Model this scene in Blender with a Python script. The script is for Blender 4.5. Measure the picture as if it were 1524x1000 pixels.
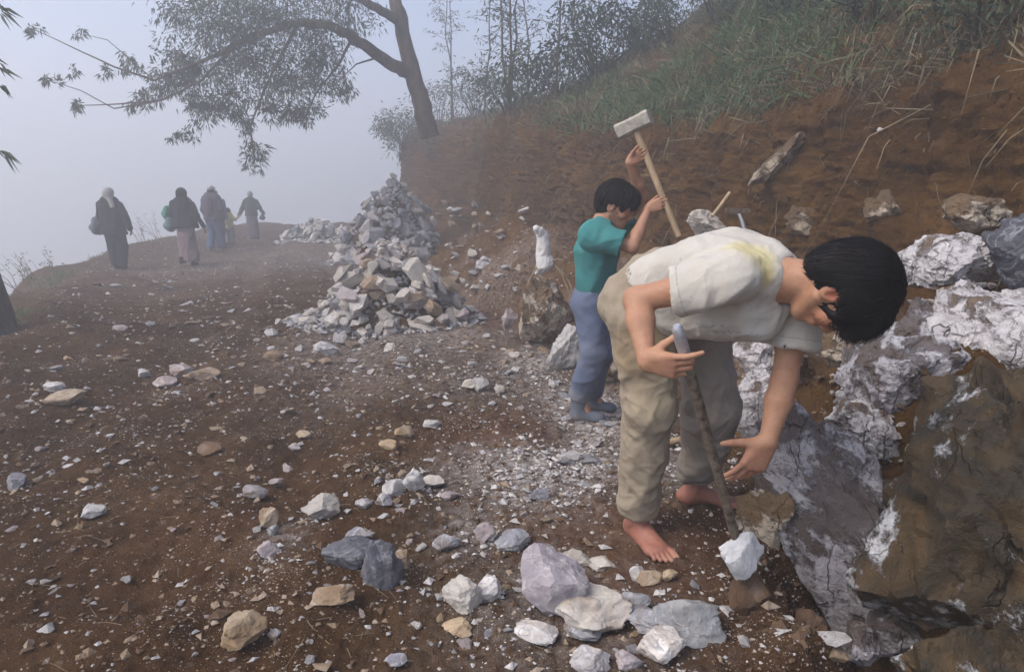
import bpy, bmesh, math, random
import numpy as np
from mathutils import Vector, Matrix

# ------------------------------------------------------------------ camera, world, sun, exposure
scene = bpy.context.scene
for o in list(bpy.data.objects):
    bpy.data.objects.remove(o, do_unlink=True)
COL = scene.collection
CAM_H, PITCH, FPX = 1.40, math.radians(13.2), 1016.0
cam_data = bpy.data.cameras.new('camera')
cam_data.sensor_width = 36.0
cam_data.lens = 24.0
cam_data.clip_start = 0.02
cam_data.clip_end = 3000
camera = bpy.data.objects.new('camera', cam_data)
camera.location = (0, 0, CAM_H)
camera.rotation_euler = (math.pi / 2 - PITCH, 0, 0)
COL.objects.link(camera)
scene.camera = camera

SUN_ELEV, SUN_AZ = math.radians(50), math.radians(-118)      # azimuth from +Y towards +X: light comes from the valley side, left
world = bpy.data.worlds.new('World')
scene.world = world
world.use_nodes = True
wn = world.node_tree.nodes
wl = world.node_tree.links
wn.clear()
w_out = wn.new('ShaderNodeOutputWorld')
w_bg = wn.new('ShaderNodeBackground')
w_sky = wn.new('ShaderNodeTexSky')
w_sky.sky_type = 'NISHITA'
w_sky.sun_disc = False
w_sky.sun_elevation = SUN_ELEV
w_sky.sun_rotation = SUN_AZ
w_sky.altitude = 1200
w_sky.air_density = 0.8
w_sky.dust_density = 6.0
w_sky.ozone_density = 1.0
w_bg.inputs['Strength'].default_value = 0.15
wl.new(w_sky.outputs[0], w_bg.inputs['Color'])
wl.new(w_bg.outputs[0], w_out.inputs['Surface'])
sun_data = bpy.data.lights.new('sun', 'SUN')
sun_data.energy = 1.5
sun_data.angle = math.radians(32)
sun_data.color = (1.0, 0.93, 0.82)
sun = bpy.data.objects.new('sun', sun_data)
sd = Vector((math.sin(SUN_AZ) * math.cos(SUN_ELEV), math.cos(SUN_AZ) * math.cos(SUN_ELEV), math.sin(SUN_ELEV)))
sun.rotation_euler = sd.to_track_quat('Z', 'Y').to_euler()
sun.location = (-6, 4, 12)
COL.objects.link(sun)
scene.view_settings.view_transform = 'Standard'
scene.view_settings.look = 'None'
scene.view_settings.gamma = 1.0
scene.view_settings.exposure = 0.88
scene.view_settings.use_curve_mapping = False
scene.cycles.use_denoising = True
scene.cycles.max_bounces = 6
scene.cycles.diffuse_bounces = 3
scene.cycles.glossy_bounces = 2
scene.cycles.transmission_bounces = 2
scene.cycles.transparent_max_bounces = 4
scene.cycles.volume_bounces = 3
HAZE_DENSITY = 0.023

# ------------------------------------------------------------------ helpers
SP, CP = math.sin(PITCH), math.cos(PITCH)
def V(*a): return np.array(a, dtype=float)
def unit(v):
    v = np.asarray(v, float)
    return v / (np.linalg.norm(v) + 1e-12)
def P(u, v, Y):
    """pixel of the photograph at horizontal distance Y -> world point"""
    a, b = (u - 762) / FPX, (v - 500) / FPX
    dy, dz = CP - b * SP, -SP - b * CP
    t = Y / dy
    return V(a * t, Y, CAM_H + dz * t)
def pxm(p):
    """metres per photograph pixel at a world point"""
    return (p[1] * CP - (p[2] - CAM_H) * SP) / FPX

def _hash(ix, iy, iz, seed):
    n = (ix.astype(np.uint32) * np.uint32(374761393) + iy.astype(np.uint32) * np.uint32(668265263)
         + iz.astype(np.uint32) * np.uint32(2246822519) + np.uint32((seed * 3266489917) & 0xffffffff))
    n = (n ^ (n >> np.uint32(13))) * np.uint32(1274126177)
    n = (n ^ (n >> np.uint32(15))) * np.uint32(2246822519)
    n = n ^ (n >> np.uint32(16))
    return n.astype(np.float32) * np.float32(2.0 / 4294967295.0) - np.float32(1.0)
def vnoise(p, seed=0):
    p = np.asarray(p, dtype=np.float32)
    f = np.floor(p)
    i = f.astype(np.int64)
    w = p - f
    w = w * w * w * (w * (w * 6 - 15) + 10)
    x, y, z = i[..., 0], i[..., 1], i[..., 2]
    wx, wy, wz = w[..., 0], w[..., 1], w[..., 2]
    def L(a, b, t): return a + (b - a) * t
    c00 = L(_hash(x, y, z, seed), _hash(x + 1, y, z, seed), wx)
    c10 = L(_hash(x, y + 1, z, seed), _hash(x + 1, y + 1, z, seed), wx)
    c01 = L(_hash(x, y, z + 1, seed), _hash(x + 1, y, z + 1, seed), wx)
    c11 = L(_hash(x, y + 1, z + 1, seed), _hash(x + 1, y + 1, z + 1, seed), wx)
    return L(L(c00, c10, wy), L(c01, c11, wy), wz)
def fbm(p, freq=1.0, oct=4, seed=0, gain=0.5, lac=2.03, ridged=False):
    p = np.asarray(p, dtype=np.float32) * np.float32(freq)
    s, a = 0, 1.0
    for k in range(oct):
        n = vnoise(p, seed + k * 17)
        if ridged: n = 1 - 2 * np.abs(n)
        s = s + a * n
        p = p * np.float32(lac) + np.float32(7.31)
        a *= gain
    return s
def sstep(a, b, x):
    t = np.clip((x - a) / (b - a), 0, 1)
    return t * t * (3 - 2 * t)

def np_mesh(name, verts, faces, smooth=True):
    """verts Nx3, faces MxK (all the same K) -> mesh datablock"""
    verts = np.ascontiguousarray(verts, dtype=np.float32)
    faces = np.ascontiguousarray(faces, dtype=np.int32)
    me = bpy.data.meshes.new(name)
    K = faces.shape[1]
    me.vertices.add(len(verts)); me.vertices.foreach_set('co', verts.ravel())
    me.loops.add(faces.size); me.loops.foreach_set('vertex_index', faces.ravel())
    me.polygons.add(len(faces))
    me.polygons.foreach_set('loop_start', np.arange(0, faces.size, K, dtype=np.int32))
    me.polygons.foreach_set('loop_total', np.full(len(faces), K, dtype=np.int32))
    me.polygons.foreach_set('use_smooth', np.full(len(faces), smooth, dtype=bool))
    me.update(calc_edges=True)
    return me
def set_col(me, cols, name='Col'):
    a = me.color_attributes.new(name, 'FLOAT_COLOR', 'POINT')
    c = np.ones((len(me.vertices), 4), dtype=np.float32)
    c[:, :3] = cols
    a.data.foreach_set('color', c.ravel())
def link(name, me, mat=None, parent=None, loc=None):
    o = bpy.data.objects.new(name, me)
    COL.objects.link(o)
    if mat is not None and me is not None and not me.materials:
        me.materials.append(mat)
    if loc is not None: o.location = Vector(loc)
    if parent is not None: o.parent = parent
    return o
def tag(o, label=None, cat=None, group=None, kind=None):
    if label: o['label'] = label
    if cat: o['category'] = cat
    if group: o['group'] = group
    if kind: o['kind'] = kind
    return o
def thing(name, label, cat, loc=(0, 0, 0), group=None):
    o = bpy.data.objects.new(name, None)
    o.empty_display_size = 0.1
    COL.objects.link(o)
    o.location = Vector(loc)
    return tag(o, label, cat, group)

class MB:
    """collects tubes and polygons, builds one mesh"""
    def __init__(s): s.v, s.f = [], []
    def tube(s, pts, radii, n=8, cap=True):
        pts = [np.asarray(p, float) for p in pts]
        base = len(s.v)
        ref = V(0.31, 0.77, 0.55)
        for i, p in enumerate(pts):
            t = unit(pts[min(i + 1, len(pts) - 1)] - pts[max(i - 1, 0)])
            a = unit(np.cross(t, ref)); b = np.cross(t, a)
            for k in range(n):
                an = 2 * math.pi * k / n
                s.v.append(p + radii[i] * (math.cos(an) * a + math.sin(an) * b))
        for i in range(len(pts) - 1):
            for k in range(n):
                k2 = (k + 1) % n
                s.f.append((base + i * n + k, base + i * n + k2, base + (i + 1) * n + k2, base + (i + 1) * n + k))
        if cap:
            s.f.append(tuple(base + k for k in range(n))[::-1])
            s.f.append(tuple(base + (len(pts) - 1) * n + k for k in range(n)))
    def build(s, name, mat, parent=None, smooth=True, loc=None):
        me = bpy.data.meshes.new(name)
        me.from_pydata([tuple(v) for v in s.v], [], s.f)
        if smooth:
            for p in me.polygons: p.use_smooth = True
            me.set_sharp_from_angle(angle=math.radians(50))
        return link(name, me, mat, parent, loc)

# ------------------------------------------------------------------ materials
class NT:
    def __init__(s, name):
        s.m = bpy.data.materials.new(name); s.m.use_nodes = True
        s.n, s.l = s.m.node_tree.nodes, s.m.node_tree.links
        s.b = s.n['Principled BSDF']
        s.b.inputs['Specular IOR Level'].default_value = 0.25
    def node(s, t, **kw):
        x = s.n.new(t)
        for k, v in kw.items(): setattr(x, k, v)
        return x
    def link(s, a, b): s.l.new(a, b)
    def coord(s, scale=(1, 1, 1), rand=False, rot=None):
        tc = s.node('ShaderNodeTexCoord')
        mp = s.node('ShaderNodeMapping')
        mp.inputs['Scale'].default_value = scale
        if rot: mp.inputs['Rotation'].default_value = rot
        s.link(tc.outputs['Object'], mp.inputs['Vector'])
        if rand:
            oi = s.node('ShaderNodeObjectInfo')
            ml = s.node('ShaderNodeMath', operation='MULTIPLY'); ml.inputs[1].default_value = 53.0
            cb = s.node('ShaderNodeCombineXYZ')
            s.link(oi.outputs['Random'], ml.inputs[0])
            for k in range(3): s.link(ml.outputs[0], cb.inputs[k])
            s.link(cb.outputs[0], mp.inputs['Location'])
        return mp.outputs[0]
    def noise(s, vec, scale, detail=5, rough=0.6, dist=0.0):
        x = s.node('ShaderNodeTexNoise')
        x.inputs['Scale'].default_value = scale; x.inputs['Detail'].default_value = detail
        x.inputs['Roughness'].default_value = rough; x.inputs['Distortion'].default_value = dist
        s.link(vec, x.inputs['Vector'])
        return x.outputs['Fac']
    def voro(s, vec, scale, feature='F1', rnd=1.0):
        x = s.node('ShaderNodeTexVoronoi', feature=feature)
        x.inputs['Scale'].default_value = scale; x.inputs['Randomness'].default_value = rnd
        s.link(vec, x.inputs['Vector'])
        return x
    def ramp(s, fac, stops, interp='LINEAR'):
        x = s.node('ShaderNodeValToRGB')
        cr = x.color_ramp; cr.interpolation = interp
        while len(cr.elements) < len(stops): cr.elements.new(0.5)
        for e, (p, c) in zip(cr.elements, stops):
            e.position = p
            e.color = (c, c, c, 1) if isinstance(c, (int, float)) else (*c, 1)
        s.link(fac, x.inputs[0])
        return x.outputs[0]
    def mix(s, fac, a, b, mode='MIX'):
        x = s.node('ShaderNodeMix', data_type='RGBA', blend_type=mode)
        if isinstance(fac, (int, float)): x.inputs[0].default_value = fac
        else: s.link(fac, x.inputs[0])
        for i, c in ((6, a), (7, b)):
            if isinstance(c, tuple): x.inputs[i].default_value = (*c, 1)
            else: s.link(c, x.inputs[i])
        return x.outputs[2]
    def math(s, op, a, b=None):
        x = s.node('ShaderNodeMath', operation=op)
        for i, c in ((0, a), (1, b)):
            if c is None: continue
            if isinstance(c, (int, float)): x.inputs[i].default_value = c
            else: s.link(c, x.inputs[i])
        return x.outputs[0]
    def attr(s, name='Col'):
        return s.node('ShaderNodeAttribute', attribute_name=name).outputs['Color']
    def geo_z(s):
        g = s.node('ShaderNodeNewGeometry'); x = s.node('ShaderNodeSeparateXYZ')
        s.link(g.outputs['Normal'], x.inputs[0])
        return x.outputs[2]
    def bump(s, h, dist=0.01, strength=1.0, prev=None):
        x = s.node('ShaderNodeBump')
        x.inputs['Distance'].default_value = dist; x.inputs['Strength'].default_value = strength
        s.link(h, x.inputs['Height'])
        if prev is not None: s.link(prev, x.inputs['Normal'])
        return x.outputs[0]
    def done(s, color, rough=0.9, normal=None, spec=None, **inp):
        if isinstance(color, tuple): s.b.inputs['Base Color'].default_value = (*color, 1)
        else: s.link(color, s.b.inputs['Base Color'])
        if isinstance(rough, (int, float)): s.b.inputs['Roughness'].default_value = rough
        else: s.link(rough, s.b.inputs['Roughness'])
        if normal is not None: s.link(normal, s.b.inputs['Normal'])
        if spec is not None: s.b.inputs['Specular IOR Level'].default_value = spec
        for k, v in inp.items(): s.b.inputs[k.replace('_', ' ')].default_value = v
        return s.m

def mat_earth(name, dark, mid, light, speck, speck_amt, dust=None):
    t = NT(name)
    c = t.coord()
    n1 = t.noise(c, 1.1, 6, 0.62, 0.4)
    n2 = t.noise(c, 6.0, 6, 0.68)
    n3 = t.noise(c, 34.0, 5, 0.7)
    s1 = t.math('ADD', t.math('MULTIPLY', n1, 0.5), t.math('ADD', t.math('MULTIPLY', n2, 0.3), t.math('MULTIPLY', n3, 0.2)))
    col = t.ramp(s1, [(0.34, dark), (0.50, mid), (0.66, light)])
    # tiny pale chips, each with a hard edge
    v = t.voro(c, 46.0)
    big = t.noise(c, 1.7, 4, 0.6)
    lim = t.ramp(big, [(0.40, 0.03), (0.62, speck_amt)])
    chip = t.math('LESS_THAN', v.outputs['Distance'], lim)
    v2 = t.voro(c, 120.0)
    chip2 = t.math('LESS_THAN', v2.outputs['Distance'], t.math('MULTIPLY', lim, 0.9))
    col = t.mix(chip, col, t.mix(t.noise(c, 9.0, 2), speck, (0.34, 0.27, 0.21)))
    col = t.mix(t.math('MULTIPLY', chip2, 0.8), col, speck)
    if dust is not None:
        m = t.attr('dust')
        fine = t.ramp(t.noise(c, 22.0, 5, 0.75), [(0.38, 0.0), (0.66, 1.0)])
        sx = t.node('ShaderNodeSeparateColor'); t.link(m, sx.inputs[0])
        dm = t.math('MULTIPLY', sx.outputs[0], fine)
        col = t.mix(dm, col, dust)
        wet = t.math('MULTIPLY', sx.outputs[1], 1.0)
        col = t.mix(wet, col, t.mix(0.5, col, (0.16, 0.068, 0.036)))
    h = t.math('ADD', t.math('MULTIPLY', n3, 0.6), t.math('MULTIPLY', t.noise(c, 150.0, 3, 0.7), 0.25))
    h = t.math('ADD', h, t.math('MULTIPLY', chip, 0.25))
    cl = t.voro(c, 17.0).outputs['Distance']
    nb = t.bump(t.math('ADD', n2, t.math('MULTIPLY', cl, -0.35)), 0.05, 0.8)
    nb = t.bump(h, 0.03, 1.0, nb)
    rg = t.ramp(n2, [(0.35, 0.85), (0.6, 1.0)])
    return t.done(col, rg, nb, 0.07)

def mat_stone(name, base, alt, stain, stain_amt=0.5, vein=None, rough=0.7, dirt=(0.10, 0.065, 0.045), dirt_amt=0.5, scale=1.0):
    t = NT(name)
    c = t.coord((scale,) * 3, rand=True)
    oi = t.node('ShaderNodeObjectInfo')
    n1 = t.noise(c, 5.0, 5, 0.6, 0.8)
    n2 = t.noise(c, 19.0, 6, 0.7, 0.3)
    col = t.mix(t.ramp(n1, [(0.36, 0.0), (0.62, 1.0)]), base, alt)
    st = t.noise(c, 3.3, 5, 0.66, 1.2)
    off = t.math('ADD', st, t.math('MULTIPLY', t.math('SUBTRACT', oi.outputs['Random'], 0.5), 0.22))
    col = t.mix(t.ramp(off, [(0.58 - 0.16 * stain_amt, 0.0), (0.70, 0.85)]), col, stain)
    if vein is not None:
        vv = t.ramp(t.noise(c, 4.2, 4, 0.55, 2.2), [(0.475, 0.0), (0.5, 1.0), (0.525, 0.0)])
        col = t.mix(t.math('MULTIPLY', vv, 0.75), col, vein)
    dm = t.ramp(n2, [(0.46, 0.0), (0.68, dirt_amt)])
    col = t.mix(dm, col, dirt)
    val = t.node('ShaderNodeHueSaturation')
    t.link(t.math('ADD', t.math('MULTIPLY', oi.outputs['Random'], 0.45), 0.72), val.inputs['Value'])
    t.link(col, val.inputs['Color'])
    h = t.math('ADD', n2, t.math('MULTIPLY', t.noise(c, 70.0, 4, 0.7), 0.4))
    nb = t.bump(h, 0.012, 0.75)
    return t.done(val.outputs[0], rough, nb, 0.18)

def mat_cloth(name, weave=900.0, rough=0.9, stain=None, stain_amt=0.6, stain_scale=5.0, bump=0.0006):
    """colour from the vertex attribute, faint wear and weave"""
    t = NT(name)
    c = t.coord()
    col = t.attr('Col')
    n = t.noise(c, 7.0, 5, 0.65, 0.5)
    col = t.mix(t.ramp(n, [(0.3, 0.22), (0.7, 0.0)]), col, t.mix(1.0, col, (0.55, 0.52, 0.48), 'MULTIPLY'))
    if stain is not None:
        m = t.ramp(t.noise(c, stain_scale, 6, 0.7, 0.7), [(0.50, 0.0), (0.72, stain_amt)])
        col = t.mix(m, col, stain)
    h = t.noise(c, weave * 0.25, 2, 0.6)
    nb = t.bump(h, bump * 4, 0.5)
    return t.done(col, rough, nb, 0.12, Sheen_Weight=0.03)

def mat_skin(name):
    t = NT(name)
    c = t.coord()
    col = t.attr('Col')
    n = t.noise(c, 26.0, 5, 0.6)
    col = t.mix(t.ramp(n, [(0.35, 0.38), (0.65, 0.0)]), col, t.mix(1.0, col, (0.70, 0.50, 0.42), 'MULTIPLY'))
    dst = t.noise(c, 70.0, 5, 0.75)
    col = t.mix(t.ramp(dst, [(0.55, 0.0), (0.75, 0.45)]), col, (0.42, 0.33, 0.25))
    n2 = t.math('ADD', t.noise(c, 260.0, 3, 0.6), t.math('MULTIPLY', t.noise(c, 55.0, 3, 0.6), 2.0))
    nb = t.bump(n2, 0.0016, 0.6)
    t.b.inputs['Subsurface Weight'].default_value = 0.12
    t.b.inputs['Subsurface Radius'].default_value = (0.012, 0.005, 0.003)
    t.b.inputs['Subsurface Scale'].default_value = 0.6
    return t.done(col, t.ramp(n, [(0.3, 0.42), (0.7, 0.62)]), nb, 0.35)

def mat_plain(name, col, rough=0.8, vary=0.3, scale=12.0, spec=0.25, bump=0.002, metal=0.0, alt=None, rand=True, stretch=(1, 1, 1)):
    t = NT(name)
    c = t.coord(stretch, rand=rand)
    n = t.noise(c, scale, 5, 0.65, 0.3)
    dk = tuple(x * (1 - vary) for x in col)
    lt = alt if alt else tuple(min(1, x * (1 + vary)) for x in col)
    cc = t.ramp(n, [(0.32, dk), (0.68, lt)])
    nb = t.bump(t.noise(c, scale * 5, 4, 0.7), bump, 0.7)
    return t.done(cc, rough, nb, spec, Metallic=metal)

def mat_leaf(name, col, alt, rough=0.55, trans=0.25):
    t = NT(name)
    c = t.coord()
    n = t.noise(c, 3.5, 3, 0.6)
    n2 = t.noise(c, 40.0, 2, 0.6)
    cc = t.ramp(t.math('ADD', t.math('MULTIPLY', n, 0.6), t.math('MULTIPLY', n2, 0.4)), [(0.35, col), (0.65, alt)])
    m = t.done(cc, rough, None, 0.3)
    tr = t.node('ShaderNodeBsdfTranslucent'); t.link(cc, tr.inputs['Color'])
    mx = t.node('ShaderNodeMixShader'); mx.inputs[0].default_value = trans
    t.link(t.b.outputs[0], mx.inputs[1]); t.link(tr.outputs[0], mx.inputs[2])
    t.link(mx.outputs[0], t.n['Material Output'].inputs['Surface'])
    return m

M = {}
M['ground'] = mat_earth('ground_earth', (0.026, 0.0125, 0.0050), (0.068, 0.0345, 0.0140), (0.130, 0.075, 0.036), (0.56, 0.50, 0.46), 0.22, dust=(0.60, 0.56, 0.53))
M['bank'] = mat_earth('bank_earth', (0.030, 0.0145, 0.0045), (0.084, 0.042, 0.0125), (0.160, 0.088, 0.030), (0.42, 0.34, 0.26), 0.10, dust=(0.42, 0.35, 0.32))
M['stone_white'] = mat_stone('stone_white', (0.68, 0.65, 0.62), (0.50, 0.48, 0.47), (0.36, 0.27, 0.19), 0.25, (0.30, 0.29, 0.31), dirt_amt=0.45)
M['stone_grey'] = mat_stone('stone_grey', (0.40, 0.40, 0.42), (0.26, 0.26, 0.29), (0.30, 0.23, 0.17), 0.35, (0.58, 0.57, 0.57), dirt_amt=0.5)
M['stone_tan'] = mat_stone('stone_tan', (0.43, 0.34, 0.25), (0.30, 0.21, 0.13), (0.20, 0.12, 0.06), 0.5, (0.52, 0.45, 0.38), dirt_amt=0.55)
M['stone_pink'] = mat_stone('stone_pink', (0.52, 0.44, 0.43), (0.42, 0.37, 0.38), (0.28, 0.19, 0.14), 0.35, None, dirt_amt=0.5)
M['stone_dark'] = mat_stone('stone_dark', (0.105, 0.110, 0.135), (0.18, 0.185, 0.21), (0.34, 0.31, 0.29), 0.15, (0.35, 0.35, 0.37), rough=0.5, dirt_amt=0.3)
M['stone_ochre'] = mat_stone('stone_ochre', (0.44, 0.30, 0.17), (0.52, 0.42, 0.30), (0.24, 0.14, 0.06), 0.4, None, dirt_amt=0.4)
M['stone_brown'] = mat_stone('stone_brown', (0.11, 0.062, 0.034), (0.18, 0.112, 0.068), (0.30, 0.24, 0.20), 0.3, None, dirt_amt=0.6)
STONES = ['stone_white', 'stone_grey', 'stone_tan', 'stone_pink', 'stone_ochre', 'stone_brown']

# ------------------------------------------------------------------ the ground
def road_z(y):
    y = np.asarray(y, float)
    return -0.033 * np.clip(y - 1.8, 0, 12.2)
EDGE_Y = [-5, 0, 4, 7, 10, 13.4, 17, 20, 30, 60, 120]
EDGE_X = [-4.4, -4.5, -4.7, -5.25, -6.9, -8.75, -9.6, -9.9, -10.6, -14, -20]
# foot of the bank: x, y, talus width, talus height, bench width, rim height above road, upper slope
ST = np.array([
    (40, 36, 1.0, 0.5, 0.3, 2.6, 0.35, 3.0),
    (6, 30.5, 1.0, 0.5, 0.3, 2.6, 0.35, 3.0),
    (-3.2, 27.0, 1.0, 0.5, 0.3, 2.6, 0.30, 3.0),
    (-5.0, 23, 1.0, 0.5, 0.3, 2.7, 0.30, 3.0),
    (-4.6, 19.8, 1.0, 0.5, 0.3, 2.9, 0.30, 3.0),
    (-2.05, 15.3, 0.9, 0.5, 0.3, 2.9, 0.32, 3.0),
    (-1.75, 12, 0.9, 0.6, 0.3, 2.6, 0.42, 3.0),
    (-0.62, 8.6, 1.1, 0.85, 0.25, 2.2, 0.75, 3.0),
    (0.15, 6.9, 0.9, 0.75, 0.4, 2.05, 0.95, 3.2),
    (0.68, 5.3, 0.65, 0.62, 0.75, 2.1, 1.2, 3.4),
    (0.98, 4.3, 0.55, 0.60, 1.0, 2.2, 1.4, 3.4),
    (1.12, 3.3, 0.50, 0.62, 1.2, 2.3, 1.5, 3.4),
    (1.20, 2.4, 0.45, 0.62, 1.3, 2.3, 1.5, 3.4),
    (1.50, 1.5, 0.50, 0.60, 1.1, 2.1, 1.0, 3.4),
    (1.95, 0.3, 0.60, 0.60, 1.0, 2.1, 1.0, 3.4),
    (2.30, -2.5, 0.6, 0.60, 1.0, 2.1, 1.0, 3.4)])
def ground_base(x, y):
    x, y = np.asarray(x, float), np.asarray(y, float)
    z = road_z(y)
    xe = np.interp(y, EDGE_Y, EDGE_X) + 0.25 * np.sin(y * 1.3) + 0.15 * np.sin(y * 3.1 + 1)
    s = xe - x
    z = z + 0.10 * np.exp(-((s + 0.55) / 0.55) ** 2) - 0.035 * np.exp(-((s + 2.2) / 0.9) ** 2)
    d = np.clip(s, 0, None)
    z = z - np.where(d > 0, 0.95 * d * sstep(0, 1.6, d) + 0.15 * d, 0)
    # past the bend the hillside falls away into the valley
    e = np.clip(y - (27.5 + 0.28 * np.clip(x + 4, -8, 60)), 0, None)
    z = z - 0.75 * e * sstep(0, 5.0, e) - 0.04 * e
    z = np.maximum(z, -20.0 + 0.02 * z)
    # wheel ruts along the road
    c = np.interp(y, [0, 3, 6, 10, 14, 20, 40], [-1.9, -1.9, -2.2, -3.2, -4.6, -6.0, -9])
    far = sstep(1.5, 4.0, y)
    for off in (-0.75, 0.75):
        z = z - far * 0.05 * np.exp(-((x - c - off) / 0.26) ** 2) + far * 0.03 * np.exp(-((x - c - off - 0.4) / 0.2) ** 2)
    # working hollow round the boy, trench along the rock face
    z = z - 0.07 * np.exp(-(((x - 0.52) / 0.42) ** 2 + ((y - 4.15) / 0.8) ** 2))
    lip = x - np.interp(y, [0, 1.3, 1.9, 2.6, 3.4], [0.62, 0.66, 0.84, 0.98, 1.2]) + 0.07 * np.sin(y * 9 + 1) + 0.05 * np.sin(y * 23) + 0.03 * np.sin(y * 51 + x * 20)
    z = z - 0.42 * sstep(0.0, 0.30, lip) * sstep(3.5, 2.7, y)
    z = z + 0.05 * np.exp(-(((x - 0.1) / 0.5) ** 2 + ((y - 3.1) / 0.45) ** 2))
    return z
def ground_h(x, y):
    x, y = np.asarray(x, float), np.asarray(y, float)
    p = np.stack([x, y, np.zeros_like(x) + 3.3], -1)
    z = ground_base(x, y)
    z = z + 0.040 * fbm(p, 0.9, 2, 11) + 0.025 * fbm(p, 3.3, 3, 12)
    r = fbm(p, 9.0, 3, 13, ridged=True)
    z = z + 0.0130 * r + 0.007 * fbm(p, 28.0, 2, 15)
    return z
def G(u, v, ymax=90):
    """pixel -> point on the ground"""
    lo, hi = P(u, v, 0.5), None
    ys = np.concatenate([np.arange(0.6, 12, 0.02), np.arange(12, ymax, 0.1)])
    a, b = (u - 762) / FPX, (v - 500) / FPX
    t = ys / (CP - b * SP)
    xs, zs = a * t, CAM_H + (-SP - b * CP) * t
    below = zs < ground_h(xs, ys)
    i = int(np.argmax(below)) if below.any() else len(ys) - 1
    return V(xs[i], ys[i], zs[i])

def build_ground():
    ny, nx = 720, 620
    k = np.linspace(0, 1, ny)
    y = np.concatenate([np.linspace(-3, 0.7, 40)[:-1], 0.7 * (130 / 0.7) ** np.linspace(0, 1, ny - 39)])
    q = np.linspace(-1, 1, nx)
    w = np.maximum(7.0, 1.5 * y + 4)
    c = np.sign(q) * (0.35 * np.abs(q) + 0.65 * np.abs(q) ** 2.6)
    cx = np.clip(-0.12 * y, -6, 0)
    X = cx[:, None] + w[:, None] * c[None, :]
    Y = np.repeat(y[:, None], nx, 1)
    Z = ground_h(X, Y)
    # under the hill the sheet stays hidden
    verts = np.stack([X, Y, Z], -1).reshape(-1, 3)
    i = np.arange(ny * nx).reshape(ny, nx)
    f = np.stack([i[:-1, :-1], i[:-1, 1:], i[1:, 1:], i[1:, :-1]], -1).reshape(-1, 4)
    me = np_mesh('dirt_road', verts, f)
    x, yy = verts[:, 0], verts[:, 1]
    def blob(cx, cy, rx, ry): return np.exp(-(((x - cx) / rx) ** 2 + ((yy - cy) / ry) ** 2))
    d = np.zeros(len(verts))
    for u, v, r, a in ((800, 700, 0.34, 1.0), (870, 680, 0.3, 1.0), (740, 690, 0.3, 0.7), (880, 610, 0.4, 1.0), (800, 540, 0.4, 0.9), (560, 560, 0.6, 0.25), (890, 640, 0.3, 0.9),
                       (690, 560, 0.5, 0.4), (780, 560, 0.45, 0.55), (640, 500, 0.9, 0.6), (540, 520, 0.8, 0.5), (700, 790, 0.18, 0.5), (420, 800, 0.1, 0.5), (470, 380, 3.0, 0.45), (330, 400, 2.5, 0.35),
                       (850, 900, 0.4, 0.4), (1000, 700, 0.25, 0.55)):
        g = G(u, v)
        d = np.maximum(d, a * blob(g[0], g[1], r, r * 1.3))
    red = np.zeros(len(verts))
    for u, v, r, a in ((760, 640, 0.35, 0.8), (940, 860, 0.3, 0.7), (740, 480, 0.5, 0.8), (300, 820, 0.5, 0.25), (860, 790, 0.3, 0.5)):
        g = G(u, v)
        red = np.maximum(red, a * blob(g[0], g[1], r, r * 1.2))
    set_col(me, np.stack([d, red, np.zeros_like(d)], -1), 'dust')
    tag(link('dirt_road', me, M['ground']), kind='structure')

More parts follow.
